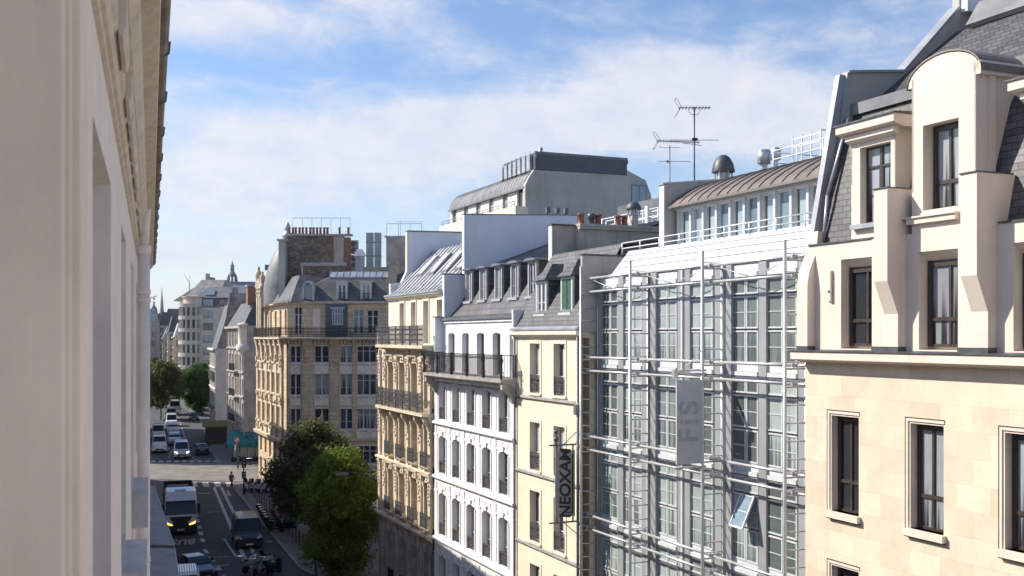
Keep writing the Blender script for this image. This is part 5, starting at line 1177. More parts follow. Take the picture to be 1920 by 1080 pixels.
MB().box(-10,14,0,60,0,30).build('nave', 'far_stone', b); MB().prism([(-11,30),(15,30),(15,35),(-11,35)],0,50,'y').build('nave_roof', 'spire_blue', b)
MB().lathe([(3.0,33),(3.0,39),(2.2,42),(1.6,48),(1.0,55),(.5,61),(.15,66),(0,68)], n=8, smooth=False).build('spire', 'spire_blue', b)
b = thing('church_tower', 'small domed stone bell tower near the horizon between left building and spire', 'church', (-132.6, 395, 0), 0, FAR)
MB().box(-1.6,1.6,-1.6,1.6,0,22).box(-1.1,1.1,-1.1,1.1,22,25).build('tower', 'far_stone', b); MB().lathe([(1.3,25),(1.3,25.6),(1.0,26.6),(.4,27.4),(.3,28.6),(0,29.4)], n=10).build('cap', 'spire_blue', b); MB().ball((0,0,30),.4).cyl((-1.2,0,30.4),(1.0,0,31),.15).build('vane', 'iron_grey', b)
c = thing('tower_crane', 'faint distant tower crane jib above the far roofs', 'crane', (-242, 800, 0), 0)
MB().box(-.3,.3,-.3,.3,0,57).cyl((0,0,57),(-4.5,0,63),.22,n=4).cyl((-4.5,0,63),(-3.5,0,64),.2,n=4).cyl((0,0,57),(.6,0,66),.1,n=4).build('mast', 'zinc', c)
# rooftops filling the distance
for i, (x, y, w, d, h, mt) in enumerate([(-42,232,26,30,18,'far_stone'),(-30,170,22,30,21,'old_plaster'),(-5,150,24,26,22,'far_plaster'),(22,110,24,30,24,'far_white'),(30,70,26,28,22,'far_plaster'),(-150,300,26,60,18,'far_stone'),(-200,480,60,60,22,'far_stone'),(-120,520,50,50,24,'far_plaster'),(-60,320,40,60,22,'far_stone')]):
    b = thing('city_block', ['block behind the parapet house','block hidden behind the corner building','block behind the carved stone house','block behind the grey tower block','block behind the glass office building','block behind the far left trees','wide block far down the street on the left','wide block in front of the city hall','block right of the rounded building'][i]+', pale with a grey roof', 'building', (x,y,0), RZ, 'city blocks behind the street')
    MB().box(0,w,0,d,0,h-3).build('wall', mt, b); MB().hexa([(-.3,-.3,h-3),(w+.3,-.3,h-3),(w+.3,d+.3,h-3),(-.3,d+.3,h-3),(2,2,h),(w-2,2,h),(w-2,d-2,h),(2,d-2,h)]).build('roof', 'slate_far', b)

# ================================================================ ground, road, pavements
def gsheet(name, pts, z, mat, th=0.0, kind='structure'):
    m = MB()
    if th: m.prism(pts, z-th, z, 'z')
    else: m.face([(x, y, z) for x, y in pts])
    return tag(m.build(name, mat), kind=kind)
gsheet('ground', [(-2500,-500),(2500,-500),(2500,3500),(-2500,3500)], -.02, 'city_ground')
lx = lambda Y, o=0.0: -.62-.3385*Y+o            # left facade
rx = lambda Y, o=0.0: 21-.4325*Y+o              # right facade
road = [(lx(-10,1.5),-10),(5,-10),(7.5,25),(rx(68,-5.2),68),(-14.3,73),(-28.5,110.5),(-34,124),(-43,152),(-60,205),(-110,330),(-190,600),(-230,600),(lx(205,0),205),(lx(124,1.5),124)]
gsheet('road', road, .0, 'asphalt')
gsheet('cross_street', [(-120,150),(-48,119.8),(-40.5,119.8),(-27,117.5),(30,103),(30,118),(-29.3,133.8),(-48,135.8),(-120,168)], .005, 'worn_asphalt')
# pavements with a real step
gsheet('pavement', [(5.2,-10),(30,-10),(24,20),(rx(66),66),(4,90),(0,104),(-20,104.5),(-27.6,118.5),(-29.4,118),(-28.5,110.5),(-14.3,73),(-12.0,70),(-8,58),(7.8,25)], .12, 'paving', .14)
gsheet('pavement', [(-36.6,134.6),(-43.3,152.4),(-59,203),(-50,203),(-33,150),(-28,136.2)], .12, 'paving', .14)
gsheet('pavement', [(lx(20,0),20),(lx(20,2.4),20),(lx(117,2.0),117),(lx(118.5,.5),118.6),(lx(118.5,0),118.6)], .12, 'paving', .14)
def kerb(pts, w=.22):
    m = MB()
    for (x0, y0), (x1, y1) in zip(pts, pts[1:]):
        d = Vector((x1-x0, y1-y0)).normalized(); n = Vector((-d.y, d.x))*w
        m.hexa([(x0,y0,-.02),(x1,y1,-.02),(x1+n.x,y1+n.y,-.02),(x0+n.x,y0+n.y,-.02),(x0,y0,.135),(x1,y1,.135),(x1+n.x,y1+n.y,.135),(x0+n.x,y0+n.y,.135)])
    return tag(m.build('kerb', 'kerb_stone'), kind='structure')
kerb([(7.8,25),(-8,58),(-12.0,70),(-14.3,73),(-28.5,110.5),(-29.4,118)]); kerb([(-28,136.2),(-36.6,134.6),(-43.3,152.4),(-59,203)]); kerb([(lx(20,2.4),20),(lx(117,2.0),117)])
# markings
gp = lambda px, py: ((px-960)*16/(py-631), 32000/(py-631))     # a road point, in metres
m = MB()
def stripe(p, q, w, z=.010):
    p = Vector(p); q = Vector(q); d = (q-p).normalized(); n = Vector((-d.y, d.x))*w/2
    m.face([(p.x+n.x,p.y+n.y,z),(p.x-n.x,p.y-n.y,z),(q.x-n.x,q.y-n.y,z),(q.x+n.x,q.y+n.y,z)])
def dashes(p, q, w, ln, gap, z=.010):
    p = Vector(p); q = Vector(q); L = (q-p).length; d = (q-p)/L; t = 0
    while t < L: stripe(p+d*t, p+d*min(L, t+ln), w, z); t += ln+gap
A0, A1 = Vector(gp(401.5, 914)), Vector(gp(460.7, 1052))
stripe(A0, A1, .28); off = Vector((.75, 0)); stripe(A0+off, A1+off+Vector((.1,0)), .28)
stripe(A1, Vector(gp(462,1057)), .2); stripe(Vector(gp(462,1057)), Vector(gp(477,1035)), .14)
dashes(gp(352,905), gp(383,1024), .32, 1.6, 1.5); dashes(gp(383,1030), gp(420,1079), .3, 1.6, 1.5)
for i in range(10):                                 # near crossing, broad bars
    x = -41.5+i*1.28; stripe((x, 113.6), (x-.35*3.4, 117.2), .66)
for i in range(13):                                 # far crossing
    x = -47.8+i*1.0; stripe((x, 136.0), (x-.4, 137.4), .5, .012)
dashes(gp(372,925), gp(396,925), .3, 1.2, .5); dashes(gp(316,858), gp(324,842), .2, 1.2, 1.3); dashes(gp(352,850), gp(372,866), .2, 1.2, 1.3); dashes(gp(317,842), gp(300,800), .2, 2, 2.2); dashes(gp(355,845), gp(330,770), .2, 2, 2.2)
stripe(gp(390,961), gp(412,959), .12); stripe(gp(395,1046), gp(430,1043), .12); stripe(gp(402,1062), gp(430,1059), .12)
stripe(gp(422,927), gp(435,928), .3); stripe(gp(427,920), gp(430,930), .2); stripe(gp(497,1016), gp(510,1016), .3)
stripe(gp(420,1010), gp(448,1052), .16); 
tag(m.build('road_markings', 'road_paint'), kind='structure')
me = text_mesh('BUS', 1.35, 'road_paint', .001, 1.1, 0, .02)
o = tag(inst('road_lettering', me, None, (*gp(344, 1016), .014), (0, 0, R(180+14)), (.72, 2.3, 1)), kind='structure')
# ================================================================ vehicles, street furniture, people
VR = R(18.7)
def loft(mb, rings, cap=True, smooth=False):
    i = len(mb.v); n = len(rings[0])
    for r in rings: mb.v += [tuple(p) for p in r]
    for k in range(len(rings)-1):
        for j in range(n): mb.f.append((i+k*n+j, i+k*n+(j+1) % n, i+(k+1)*n+(j+1) % n, i+(k+1)*n+j)); mb.sm.append(smooth)
    if cap: mb.f += [tuple(range(i, i+n))[::-1], tuple(range(i+(len(rings)-1)*n, i+len(rings)*n))]; mb.sm += [False, False]
def ring(y, w, z0, zb, z1, wt):      # half widths at belt and roof
    return [(-w*.94,y,z0),(-w,y,z0+.18),(-w,y,zb),(-wt-.0,y,max(z1-.10,zb)),(-wt+.10,y,z1+.0),(wt-.10,y,z1+.0),(wt,y,max(z1-.10,zb)),(w,y,zb),(w,y,z0+.18),(w*.94,y,z0)]
def wheels(t, W, ys, r=.33, w=.22):
    for y in ys:
        for s in (-1, 1):
            o = MB().cyl((s*(W-w),y,r),(s*W,y,r),r,n=14).build('wheel', 'rubber', t); MB().cyl((s*(W-.03),y,r),(s*(W+.012),y,r),r*.6,n=10).build('rim', 'rim', o)
def glassq(mb, a, b_, c, d, off=.012):
    a, b_, c, d = map(Vector, (a, b_, c, d)); n = (b_-a).cross(d-a).normalized()*off
    mb.hexa([a, b_, c, d, a+n, b_+n, c+n, d+n])
def vehicle(name, label, cat, x, y, kind, pm, group=None, rz=VR, lights=False, rear=False, L=None, W=None, H=None, roof_ribs=False):
    t = thing(name, label, cat, (x, y, 0), rz+(math.pi if rear else 0), group)
    L = L or {'van': 5.0, 'minivan': 4.5, 'car': 4.3}[kind]; W = (W or {'van': 1.98, 'minivan': 1.86, 'car': 1.78}[kind])/2; H = H or {'van': 2.2, 'minivan': 1.85, 'car': 1.46}[kind]
    if kind == 'car':
        st = [(0,.50,.70),(.12,.66,.80),(1.05,.86,1.00),(1.75,.88,H-.03),(2.2,.88,H),(3.0,.88,H-.03),(3.75,.88,1.05),(4.15,.86,.98),(L,.6,.8)]; hb = 1.05
    else:
        st = [(0,.55,.80),(.10,.75,1.0),(.85,1.0,1.18),(1.55,1.08,H-.06),(2.0,1.08,H),(L-.35,1.08,H),(L-.05,1.0,H-.15),(L,.6,H-.3)]; hb = .9
    m = MB(); wt = W*.84 if kind != 'car' else W*.76
    loft(m, [ring(q, W*(.90 if i in (0, len(st)-1) else 1), .22, zb, z1, (wt if z1 > zb+.25 else W*.93)) for i, (q, zb, z1) in enumerate(st)])
    m.build('body', pm, t)
    g = MB(); ws = st[2][0], st[2][2]; wr = st[3][0], st[3][2]
    glassq(g, (-W*.86,ws[0]+.06,ws[1]+.05),(W*.86,ws[0]+.06,ws[1]+.05),(wt*.90,wr[0]-.03,wr[1]-.07),(-wt*.90,wr[0]-.03,wr[1]-.07), .02); g.build('windscreen', 'glass_car', t)
    for s in (-1, 1):
        q = MB(); y1 = 3.1 if kind == 'car' else (2.55 if kind == 'van' else L-.8); zt = H-.16; zb = hb if kind == 'car' else 1.2
        a = [(s*(W+.004),ws[0]+.45,zb),(s*(W+.004),y1+(.45 if kind == 'car' else 0),zb),(s*(wt+.03),y1,zt),(s*(wt+.03),wr[0]+.02,zt)]
        q.hexa(a+[(p[0]+s*.02,p[1],p[2]) for p in a]); q.build('side_window', 'glass_car', t)
        MB().box(s*(W+.02) if s > 0 else s*(W+.24), s*(W+.24) if s > 0 else s*(W+.02), ws[0]+.5, ws[0]+.62, zb+.0, zb+.22).build('mirror', 'black_plastic', t)
        hz = .62 if kind == 'car' else .78; hw = W*.62
        MB().hexa([(s*W*.55,-.02,hz-.02),(s*W*.88,.02,hz),(s*W*.88,.12,hz),(s*W*.55,.1,hz-.02),(s*W*.60,.0,hz+.16),(s*W*.90,.08,hz+.24),(s*W*.90,.2,hz+.24),(s*W*.60,.12,hz+.16)]).build('headlight', 'lamp_on' if lights else 'lamp_off', t)
        MB().box(s*W*.78-.1, s*W*.78+.1, L-.02, L+.03, .8, 1.05 if kind == 'car' else 1.5).build('tail_light', 'lamp_red', t)
    MB().box(-W*.5, W*.5, -.03, .02, .42, .62).build('grille', 'black_plastic', t); MB().box(-W*.9, W*.9, -.05, .06, .22, .40).build('bumper', 'black_plastic', t)
    MB().box(-.26, .26, -.07, -.051, .33, .44).build('number_plate', 'plate', t); MB().box(-.26, .26, L+.001, L+.02, .7, .81).build('number_plate', 'plate', t)
    if kind == 'car': glassq(g := MB(), (W*.8,3.72,1.08),(-W*.8,3.72,1.08),(-wt*.85,3.05,H-.08),(wt*.85,3.05,H-.08), .02); g.build('rear_window', 'glass_car', t)
    if roof_ribs:
        m = MB()
        for i in range(9): m.box(-wt*.9+i*wt*.22, -wt*.9+i*wt*.22+.04, 1.7, L-.5, H, H+.035)
        m.build('roof_rib', 'zinc_dark', t)
    wheels(t, W-.01, (.85, L-.85)); return t
Q = 'vans queueing toward the junction'
vp = lambda px, py: (gp(px, py)[0], gp(px, py)[1])
vehicle('van', 'grey-white van with lit headlights at the head of the queue', 'van', *vp(341, 861), 'van', 'paint_silver', Q, lights=True, W=2.0)
vehicle('van', 'white van nearest the left downpipe at the junction', 'van', *vp(299, 850), 'van', 'paint_white', Q, W=2.0, H=2.3)
vehicle('van', 'white van directly behind the one by the downpipe', 'van', *vp(297, 824), 'van', 'paint_white', Q, H=2.2)
vehicle('car', 'silver people carrier tucked behind the lit headlight van', 'car', *vp(327, 836), 'minivan', 'paint_silver', Q)
vehicle('car', 'white compact car third in the queue', 'car', *vp(325, 815), 'minivan', 'paint_white', Q)
vehicle('van', 'white van fourth in the queue with a dark windscreen', 'van', *vp(322, 801), 'van', 'paint_white', Q)
vehicle('van', 'grey-white van fifth in the queue in front of the boxy truck', 'van', *vp(322, 789), 'van', 'paint_silver', Q, H=2.3)
vehicle('delivery_truck', 'boxy beige-sided delivery truck at the back of the queue', 'truck', *vp(328, 780), 'van', 'paint_beige', Q, L=7, W=2.3, H=3.0)
vehicle('car', 'black car driving away from the junction beside the queue', 'car', *vp(377, 848), 'car', 'paint_black', None, rear=True)
PK = 'cars parked under the far tree'
vehicle('car', 'blue car parked under the sunlit far tree', 'car', *vp(364, 789), 'car', 'paint_blue', PK); vehicle('car', 'dark car parked behind the blue one under the far tree', 'car', *vp(374, 779), 'car', 'paint_black', PK); vehicle('car', 'grey car parked at the far end of the road under the tree', 'car', *vp(384, 772), 'car', 'paint_grey', PK)
vehicle('van', 'dark blue-black van driving beside the plaza kerb', 'van', *vp(468, 1030), 'van', 'paint_black', None, W=2.02, H=2.15, L=5.1, lights=False)
vehicle('car', 'dark car with bright roof edge leaving at the bottom left', 'car', -19.9, 69.3, 'car', 'paint_black', None, rz=R(36))
vehicle('van', 'small white van with a ribbed roof at the bottom edge', 'van', -18.3, 60.3, 'minivan', 'paint_white', None, rz=VR, W=1.5, H=2.3, L=4.6, roof_ribs=True)
# white lorry with dark red body
t = thing('lorry', 'white lorry cab with amber headlights pulling a dark red open body', 'lorry', (*vp(339, 1004),0), VR)
m = MB(); W = 1.24
def tring(y, w, z0, z1, c=.12): return [(-w,y,z0),(-w,y,z1-c),(-w+c,y,z1),(w-c,y,z1),(w,y,z1-c),(w,y,z0)]
loft(m, [tring(.0,W*.95,1.55,1.75,.05),tring(.12,W,1.5,2.75),tring(.25,W,1.4,2.85),tring(.7,W*.97,1.3,3.45),tring(2.2,W*.97,1.0,3.62),tring(2.3,W*.9,1.0,3.55)]); m.build('cab', 'paint_white', t)
MB().hexa([(-W*.80,-.06,.95),(W*.80,-.06,.95),(W,.5,.95),(-W,.5,.95),(-W*.93,-.04,1.62),(W*.93,-.04,1.62),(W,.5,1.62),(-W,.5,1.62)]).build('front_panel', 'paint_white', t)
MB().prism([(-W*.62,.62),(W*.62,.62),(W*.45,1.0),(W*.72,1.52),(-W*.72,1.52),(-W*.45,1.0)], -.10, -.061, 'y').build('grille', 'black_plastic', t)
MB().hexa([(-W*.95,-.02,1.68),(W*.95,-.02,1.68),(W*.95,.1,1.68),(-W*.95,.1,1.68),(-W*.93,.09,2.62),(W*.93,.09,2.62),(W*.93,.2,2.62),(-W*.93,.2,2.62)]).build('windscreen', 'glass_blue', t)
MB().box(-W*.92,W*.92,-.10,.16,2.62,2.78).build('sun_visor', 'black_plastic', t); MB().hexa([(-.45,.75,3.47),(.45,.75,3.47),(.45,1.35,3.53),(-.45,1.35,3.53),(-.45,.75,3.50),(.45,.75,3.50),(.45,1.35,3.56),(-.45,1.35,3.56)]).build('roof_hatch', 'glass_car', t)
m = MB().box(-W,W,-.06,.6,.28,.95); m.build('bumper', 'black_plastic', t)
for s in (-1, 1):
    MB().hexa([(s*.55,-.085,.78),(s*1.1,-.085,.92),(s*1.1,-.0,.92),(s*.55,0,.78),(s*.55,-.085,.86),(s*1.15,-.085,1.12),(s*1.15,0,1.12),(s*.55,0,.86)]).build('headlight', 'lamp_amber', t)
    MB().box(min(s*1.27,s*1.5), max(s*1.27,s*1.5), -.02, .16, 1.7, 2.55).build('mirror', 'black_plastic', t)
    MB().hexa([(s*W*.99,.35,1.75),(s*W*.99,1.2,1.75),(s*W*.99,1.2,2.6),(s*W*.99,.45,2.6),(s*(W*.99+.02),.35,1.75),(s*(W*.99+.02),1.2,1.75),(s*(W*.99+.02),1.2,2.6),(s*(W*.99+.02),.45,2.6)]).build('side_window', 'glass_car', t)
MB().box(-.28,.28,-.09,-.061,.42,.54).build('number_plate', 'plate', t)
m = MB().box(-W,-W+.08,3.0,11.5,1.1,2.95).box(W-.08,W,3.0,11.5,1.1,2.95).box(-W,W,3.0,3.08,1.1,3.0).box(-W,W,11.42,11.5,1.1,2.95).box(-W,W,3,11.5,1.0,1.12).box(-W,W,5.2,5.28,2.5,2.9).box(-W,W,8.2,8.28,2.5,2.9); m.build('cargo_body', 'tarp_dark', t)
MB().box(-W+.1,W-.1,3.1,11.4,1.3,1.6).box(-.9,.9,8.4,11.0,1.6,2.7).box(-.7,.5,4.2,7.6,1.6,2.3).build('load', 'paint_red', t); MB().box(-.8,.9,7.7,7.85,2.6,2.7).build('load_bar', 'sign_white', t)
MB().box(-.5,.5,.6,11.4,.6,1.0).build('chassis', 'black_plastic', t); wheels(t, 1.22, (.95, 6.6, 8.6, 9.9), .5, .3)

def scooter(name, label, x, y, rz, pm, group):
    t = thing(name, label, 'scooter', (x, y, .12), rz, group)
    for yy in (-.62, .62): MB().cyl((-.05,yy,.25),(.05,yy,.25),.25,n=12).build('wheel', 'rubber', t)
    m = MB(); loft(m, [[(-.10,.3,.35),(-.16,.3,.6),(.16,.3,.6),(.10,.3,.35)],[(-.16,.45,.4),(-.20,.45,.75),(.20,.45,.75),(.16,.45,.4)],[(-.08,.95,.55),(-.13,.95,.80),(.13,.95,.80),(.08,.95,.55)]]); m.box(-.15,.15,-.35,.35,.25,.36).hexa([(-.22,-.5,.3),(.22,-.5,.3),(.2,-.36,.3),(-.2,-.36,.3),(-.18,-.66,.95),(.18,-.66,.95),(.16,-.5,.95),(-.16,-.5,.95)]).box(-.08,.08,-.9,-.45,.48,.55); m.build('body', pm, t)
    MB().prism([(.05,.74),(.1,.86),(.8,.9),(.9,.82),(.8,.76)], -.15, .15).build('seat', 'black_plastic', t)
    MB().cyl((0,-.6,.3),(0,-.5,1.02),.03).cyl((-.34,-.46,1.05),(.34,-.46,1.05),.022).build('handlebar', 'iron', t)
    MB().box(-.2,.2,.9,1.22,.86,1.16).build('top_box', pm if pm != 'paint_white' else 'paint_white', t)
    MB().ball((0,-.64,.86),.09,1,.6,1,8,5).build('headlight', 'lamp_off', t); MB().hexa([(-.17,-.6,.98),(.17,-.6,.98),(.17,-.58,.98),(-.17,-.58,.98),(-.12,-.42,1.4),(.12,-.42,1.4),(.12,-.40,1.4),(-.12,-.40,1.4)]).build('windshield', 'glass_car', t)
    return t
ORD = ['first', 'second', 'third', 'fourth', 'fifth', 'sixth']
kd = Vector((-14.2, 37.5)).normalized()
for i in range(5): scooter('scooter', ORD[i]+' white scooter from the left in the row beyond the traffic light', -27.2+.8*i, 109.6-.35*i, R(-8), 'paint_white', 'white scooters beyond the traffic light')
for i in range(6): scooter('scooter', ORD[5-i]+' nearest black scooter in the row inside the bollards', -21.3+.42*i, 93.0-1.25*i, R(60), 'paint_black', 'black scooters inside the bollards')
sl = ['silver-trimmed black motorcycle at the left end of the bottom cluster', 'black motorcycle with a raised windshield in the bottom cluster', 'grey motorcycle with top box in the bottom cluster', 'black motorcycle at the right of the bottom cluster']
for i in range(4):
    t = scooter('motorcycle', sl[i], -17.5+.58*i, 72.0-.5*(i % 2)-.2*i, R((150, 172, 186, 165)[i]), ('paint_silver','paint_grey','paint_grey','paint_black')[i], 'motorcycles parked at the bottom'); t.scale = (1.1,1.1,1.1)
    if i != 1:
        for ch in list(t.children):
            if ch.name.startswith('windshield'): bpy.data.objects.remove(ch)

# bollards
post = thing('bollard', 'thin dark iron bollard standing along the plaza kerb', 'bollard', (0,0,.12), 0, 'bollards along the plaza kerb')
MB().lathe([(.05,0),(.05,.1),(.035,.14),(.035,.9),(.055,.92),(.055,.97),(.03,1.0),(.05,1.06),(0,1.1)], n=8).build('post', 'iron', post); MB().lathe([(.06,.72),(.06,.76),(.036,.77)], n=8).build('collar', 'iron_grey', post)
K0, K1 = Vector((-28.0, 110.3)), Vector((-13.9, 73.6)); n = 26
for i in range(n):
    p = K0.lerp(K1, i/(n-1)); c = post if i == 0 else copy_tree(post); c.location = (p.x+.55, p.y+.2, .12)
for i in range(6): c = copy_tree(post); c.location = (-13.2+.26*i*4.0*.3+0.0, 71.6-1.55*i, .12)
# traffic lights
def traffic_light(label, x, y, h=3.7):
    t = thing('traffic_light', label, 'traffic light', (x, y, .12), VR)
    MB().cyl((0,0,0),(0,0,h),.06,n=8).cyl((0,0,0),(0,0,.9),.09,n=8).build('pole', 'iron', t)
    for z, hh in ((h-1.0, 1.0), (h-2.1, .7)):
        o = MB().box(-.2,.2,-.28,-.05,z,z+hh).build('signal_box', 'black_plastic', t)
        for k in range(3 if hh > .8 else 2): MB().cyl((0,-.30,z+.17+k*.31),(0,-.281,z+.17+k*.31),.09,n=10).build('lens', 'lamp_off', o)
    return t
traffic_light('dark traffic light pole at the near corner by the crossing', *vp(457, 929)); traffic_light('dark traffic light pole by the café terrace across the junction', *vp(446, 880), 2.9)
t = thing('road_sign', 'round red-bordered sign above a white plate by the teal café awning', 'road sign', (*vp(444, 873), .1), R(8))
MB().cyl((0,.04,0),(0,.04,3.4),.035).build('pole', 'iron_grey', t); MB().cyl((0,-.02,3.1),(0,.0,3.1),.36,n=20).build('disc', 'sign_red', t); MB().cyl((0,-.035,3.1),(0,-.021,3.1),.26,n=20).build('disc_face', 'sign_white', t); MB().hexa([(-.18,-.05,3.25),(-.1,-.05,3.3),(-.1,-.04,3.3),(-.18,-.04,3.25),(.1,-.05,2.9),(.18,-.05,2.95),(.18,-.04,2.95),(.1,-.04,2.9)]).build('bar', 'ink', t); MB().box(-.3,.3,-.01,.02,1.75,2.5).build('plate', 'sign_white', t)
t = thing('poster_panel', 'street poster panel with a pink and blue poster half hidden by the dark plaza tree', 'poster panel', (-19.3, 88.3, .12), R(8))
MB().box(-.08,.0,-.12,.12,0,2.8).box(1.35,1.43,-.12,.12,0,2.6).box(0,1.35,-.1,.1,.0,.55).box(-.08,1.43,-.12,.12,2.6,2.8).build('frame', 'iron', t); MB().box(0,1.35,-.06,.06,1.1,2.6).build('poster', 'poster', t); MB().box(0,1.35,-.07,.07,.55,1.1).build('lower_poster', 'poster_blue', t)
t = thing('closed_parasol', 'closed pale canvas parasol by the foot of the corner building', 'parasol', (*vp(507, 887), .12), 0); MB().cyl((0,0,0),(0,0,2.6),.03).box(-.25,.25,-.25,.25,0,.08).build('pole', 'iron_grey', t); MB().lathe([(.1,.9),(.32,1.0),(.26,1.6),(.14,2.3),(.03,2.7)], n=8, smooth=False).build('canvas', 'canvas', t)
# café terrace
t = thing('cafe_awning', 'teal café awning with a grey top and dark glazed terrace below, at the far corner', 'awning', (-34.9, 139, 0), RZ)
m = MB(); m.hexa([(.2,-4.0,2.45),(6,-4.0,2.45),(6,0,3.5),(.2,0,3.5),(.2,-4.0,2.5),(6,-4.0,2.5),(6,0,3.56),(.2,0,3.56)]).box(.2,6,-4.06,-4.0,1.95,2.5); m.build('canopy', 'awning_teal', t)
MB().hexa([(.9,-3.0,2.8),(4.9,-3.0,2.8),(4.9,-.4,3.48),(.9,-.4,3.48),(.9,-3.0,2.86),(4.9,-3.0,2.86),(4.9,-.4,3.54),(.9,-.4,3.54)]).build('canopy_top', 'awning_grey', t)
MB().hexa([(-2.8,-3.6,2.3),(.2,-4.0,2.45),(.2,3,3.5),(-1.0,6,3.4),(-2.8,-3.6,2.35),(.2,-4.0,2.5),(.2,3,3.56),(-1.0,6,3.46)]).build('side_canopy', 'awning_teal', t)
m = MB().prism([(-2.86,-3.65),(-2.8,-3.6),(-1.0,6),(-1.06,6.05)], 1.9, 2.5, 'z').box(-2.8,.2,-3.9,-3.84,1.95,2.42); m.build('valance', 'awning_teal', t)
m = MB()
for i in range(9): m.box(-2+i*.9,-1.94+i*.9,-3.55,-3.49,.1,2.3)
m.box(-2.2,6,-3.56,-3.48,.1,.7).build('terrace_frame', 'iron', t); MB().box(-2,6,-3.52,-3.5,.7,2.2).build('terrace_glass', 'glass', t); MB().box(-1.5,6,-3.2,0,.12,.16).build('terrace_floor', 'tarp_dark', t)
t = thing('shop_canopy', 'low yellow-green shop canopy at the foot of the gable house', 'awning', (-44.6, 158.8, 0), R(18.7)); MB().hexa([(-1.5,-1.8,2.6),(4,-1.8,2.6),(4,0.9,3.2),(-1.5,.9,3.2),(-1.5,-1.8,2.8),(4,-1.8,2.8),(4,.9,3.4),(-1.5,.9,3.4)]).build('canopy', 'poster_yellow', t); MB().box(-1,4,-1.2,.8,.1,2.6).build('shopfront', 'brown_frame', t)
# benches / railings at the plaza edge near the corner building
t = thing('cafe_table', 'small white café table on the pavement by the terrace', 'table', (*vp(468, 872), .12), 0); MB().lathe([(0,.7),(.4,.7),(.4,.73),(0,.73)], n=14).build('table_top', 'sign_white', t); MB().cyl((0,0,0),(0,0,.7),.03).lathe([(0,0),(.25,0),(.2,.04),(0,.05)], n=10).build('table_leg', 'iron', t)
def person(label, x, y, rz, top, leg, h=1.75, step=.22):
    t = thing('person', label, 'person', (x, y, .02), rz); s = h/1.75
    def skin(name, V, E, rad, mat, sub=2):
        me = bpy.data.meshes.new(name); me.from_pydata([Vector(v)*s for v in V], E, []); me.update(); me.materials.append(MATS[mat])
        o = bpy.data.objects.new(name, me); COL.objects.link(o); o.parent = t
        md = o.modifiers.new('skin', 'SKIN'); md.use_smooth_shade = True
        for i, r in enumerate(rad): me.skin_vertices[0].data[i].radius = (r[0]*s, r[1]*s) if isinstance(r, tuple) else (r*s, r*s)
        me.skin_vertices[0].data[0].use_root = True
        o.modifiers.new('sub', 'SUBSURF').levels = 1; o.modifiers['sub'].render_levels = 1; return o
    st = step
    V = [(0,0,.95),(0,0,1.15),(0,0,1.38),(0,-.01,1.50),(0,-.02,1.62),(0,-.02,1.70),
         (-.10,0,.90),(-.11,-st,.50),(-.11,-st*.9,.08),(-.11,-st*.9-.14,.04),(.10,0,.90),(.11,st*.5,.50),(.11,st*1.4,.10),(.11,st*1.4-.13,.05),
         (-.19,0,1.42),(-.25,.08,1.15),(-.26,.0,.92),(-.26,-.03,.83),(.19,0,1.42),(.25,-.06,1.15),(.26,-.16,.94),(.26,-.2,.86)]
    E = [(0,1),(1,2),(2,3),(3,4),(4,5),(0,6),(6,7),(7,8),(8,9),(0,10),(10,11),(11,12),(12,13),(2,14),(14,15),(15,16),(16,17),(2,18),(18,19),(19,20),(20,21)]
    rad = [(.14,.10),(.14,.10),(.16,.10),.055,.10,.07,.085,.06,.04,.035,.085,.06,.04,.035,.055,.045,.035,.03,.055,.045,.035,.03]
    skin('body', V, E, rad, 'skin')
    skin('jacket', [V[i] for i in (0,1,2,14,15,16,18,19,20)], [(0,1),(1,2),(2,3),(3,4),(4,5),(2,6),(6,7),(7,8)], [(.17,.125),(.165,.125),(.185,.125),.075,.062,.052,.075,.062,.052], top)
    skin('trousers', [V[i] for i in (0,6,7,8,10,11,12)], [(0,1),(1,2),(2,3),(0,4),(4,5),(5,6)], [(.155,.115),.105,.078,.058,.105,.078,.058], leg)
    MB().ball((0,.02*s,1.67*s),.115*s,1,1.05,1.0,10,7).build('hair', 'hair', t); return t
person('person in dark clothes walking over the near crossing', *vp(434, 916), R(60), 'cloth_dark', 'cloth_blue')
person('person in a light top walking beyond the junction', *vp(386, 829), R(190), 'sign_white', 'cloth_dark')
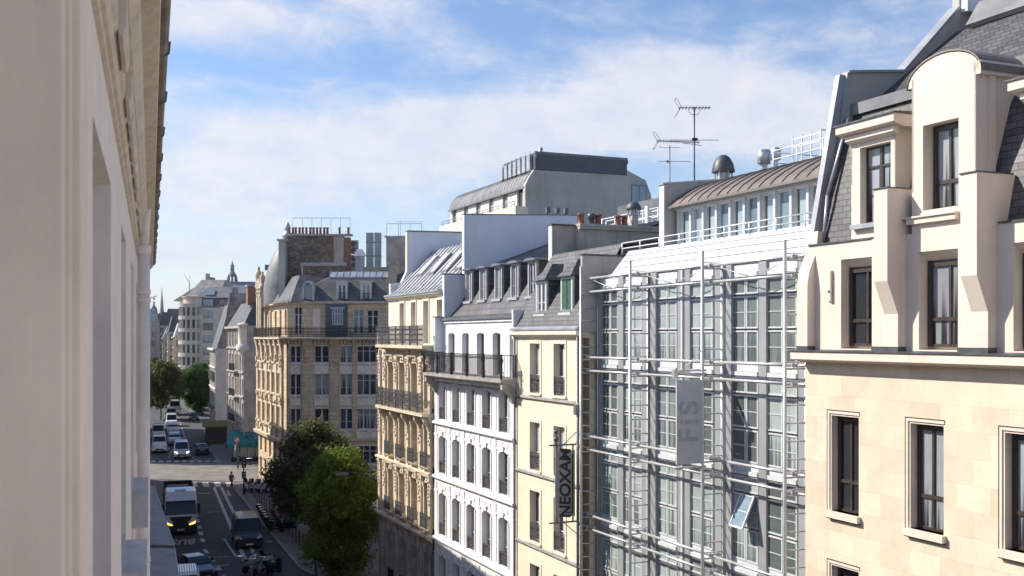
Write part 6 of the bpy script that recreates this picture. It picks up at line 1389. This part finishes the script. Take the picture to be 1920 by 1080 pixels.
# ================================================================ trees
def make_tree(name, label, x, y, h, crown_z0, rx_, ry_, lobes, leaf, nleaf, ls, seed, group=None, trunk_r=.17, box=None):
    rs = random.Random(seed); t = thing(name, label, 'tree', (x, y, .1), 0, group)
    m = MB(); base = [(0,0,0),(rs.uniform(-.1,.1),rs.uniform(-.1,.1),crown_z0*.6),(rs.uniform(-.2,.2),rs.uniform(-.2,.2),crown_z0+ (h-crown_z0)*.35),(0,0,h*.86)]
    rr = [trunk_r,trunk_r*.8,trunk_r*.5,.03]
    for (p, q), (a, c) in zip(zip(base, base[1:]), zip(rr, rr[1:])): m.cyl(p, q, a, c, 8)
    cl = []
    for i in range(lobes):
        while True:
            u, v, w = rs.uniform(-1,1), rs.uniform(-1,1), rs.uniform(-1,1); d = u*u+v*v+w*w
            if .12 < d < 1: break
        zc = crown_z0+(h-crown_z0)*(.5+.44*w); sh = 1-.35*max(0, w)**2
        c = Vector((u*rx_*.84*sh, v*ry_*.84*sh, zc)); r = rs.uniform(.45, 1.0)*min(rx_, ry_)*.30; cl.append((c, r))
        st = Vector(base[1]).lerp(Vector(base[2]), rs.uniform(.3, 1)); mid = st.lerp(c, .55)+Vector((0,0,.25))
        m.cyl(st, mid, .055, .03, 5); m.cyl(mid, c, .03, .012, 4)
    m.build('trunk', 'bark', t)
    L = MB(); V, Fc = L.v, L.f; tw = sum(r**2 for _, r in cl)
    for c, r in cl:
        for _ in range(int(nleaf*r*r/tw)):
            a, b_ = rs.uniform(0, 2*math.pi), rs.uniform(-1, 1); q = (1-b_*b_)**.5; rad = r*min(1.7, abs(rs.gauss(.85, .30)))
            p = c+Vector((q*math.cos(a), q*math.sin(a), b_*.8))*rad
            n = Vector((rs.gauss(0,1), rs.gauss(0,1), rs.gauss(.5,1))).normalized(); e = n.orthogonal().normalized(); g = n.cross(e); s = ls*rs.uniform(.6, 1.25)
            i = len(V); V += [tuple(p-e*s*.5), tuple(p-g*s*.32+n*s*.08), tuple(p+e*s*.55), tuple(p+g*s*.32+n*s*.08)]; Fc.append((i,i+1,i+2,i+3)); L.sm.append(False)
    L.build('crown', leaf, t); return t
PT = 'plaza trees'
make_tree('plaza_tree', 'darker brownish-green tree standing behind the bright green plaza tree', -15.6, 85, 9.3, .9, 4.1, 3.8, 170, 'leaf_dark', 38000, .25, 11, PT)
make_tree('plaza_tree', 'bright green leafy tree in front of the carved stone house, foremost on the plaza', -11.3, 70.5, 8.9, -.3, 3.1, 2.9, 190, 'leaf_bright', 40000, .22, 12, PT)
ST = 'street trees down the road'
make_tree('street_tree', 'sunlit green tree on the right pavement far down the road', -63.8, 216, 10.6, .8, 4.2, 4.5, 60, 'leaf_mid', 12000, .45, 21, ST)
make_tree('street_tree', 'dark green large tree beside the left downpipe far down the road', -67.5, 205, 13.0, 1.5, 4.4, 5.5, 70, 'leaf_dark', 14000, .5, 22, ST)
make_tree('street_tree', 'small pale green tree between the two larger trees down the road', -70, 224, 8.5, 1.5, 2.0, 2.2, 30, 'leaf_mid', 4500, .4, 23, ST, .12)
make_tree('street_tree', 'green tree behind the sunlit tree down the road', -70, 240, 10.0, 2.6, 4.2, 4.5, 50, 'leaf_mid', 8000, .5, 24, ST)

# ================================================================ air
m, t, b_ = newmat('haze'); m.node_tree.nodes.clear(); o_ = m.node_tree.nodes.new('ShaderNodeOutputMaterial'); v_ = m.node_tree.nodes.new('ShaderNodeVolumePrincipled')
v_.inputs['Color'].default_value = (.86, .88, .95, 1); v_.inputs['Density'].default_value = .00011; v_.inputs['Anisotropy'].default_value = .3
m.node_tree.links.new(v_.outputs[0], o_.inputs['Volume'])
tag(MB().box(-2600, 2600, -600, 3600, -1.1, 75).build('haze', 'haze'), kind='stuff')
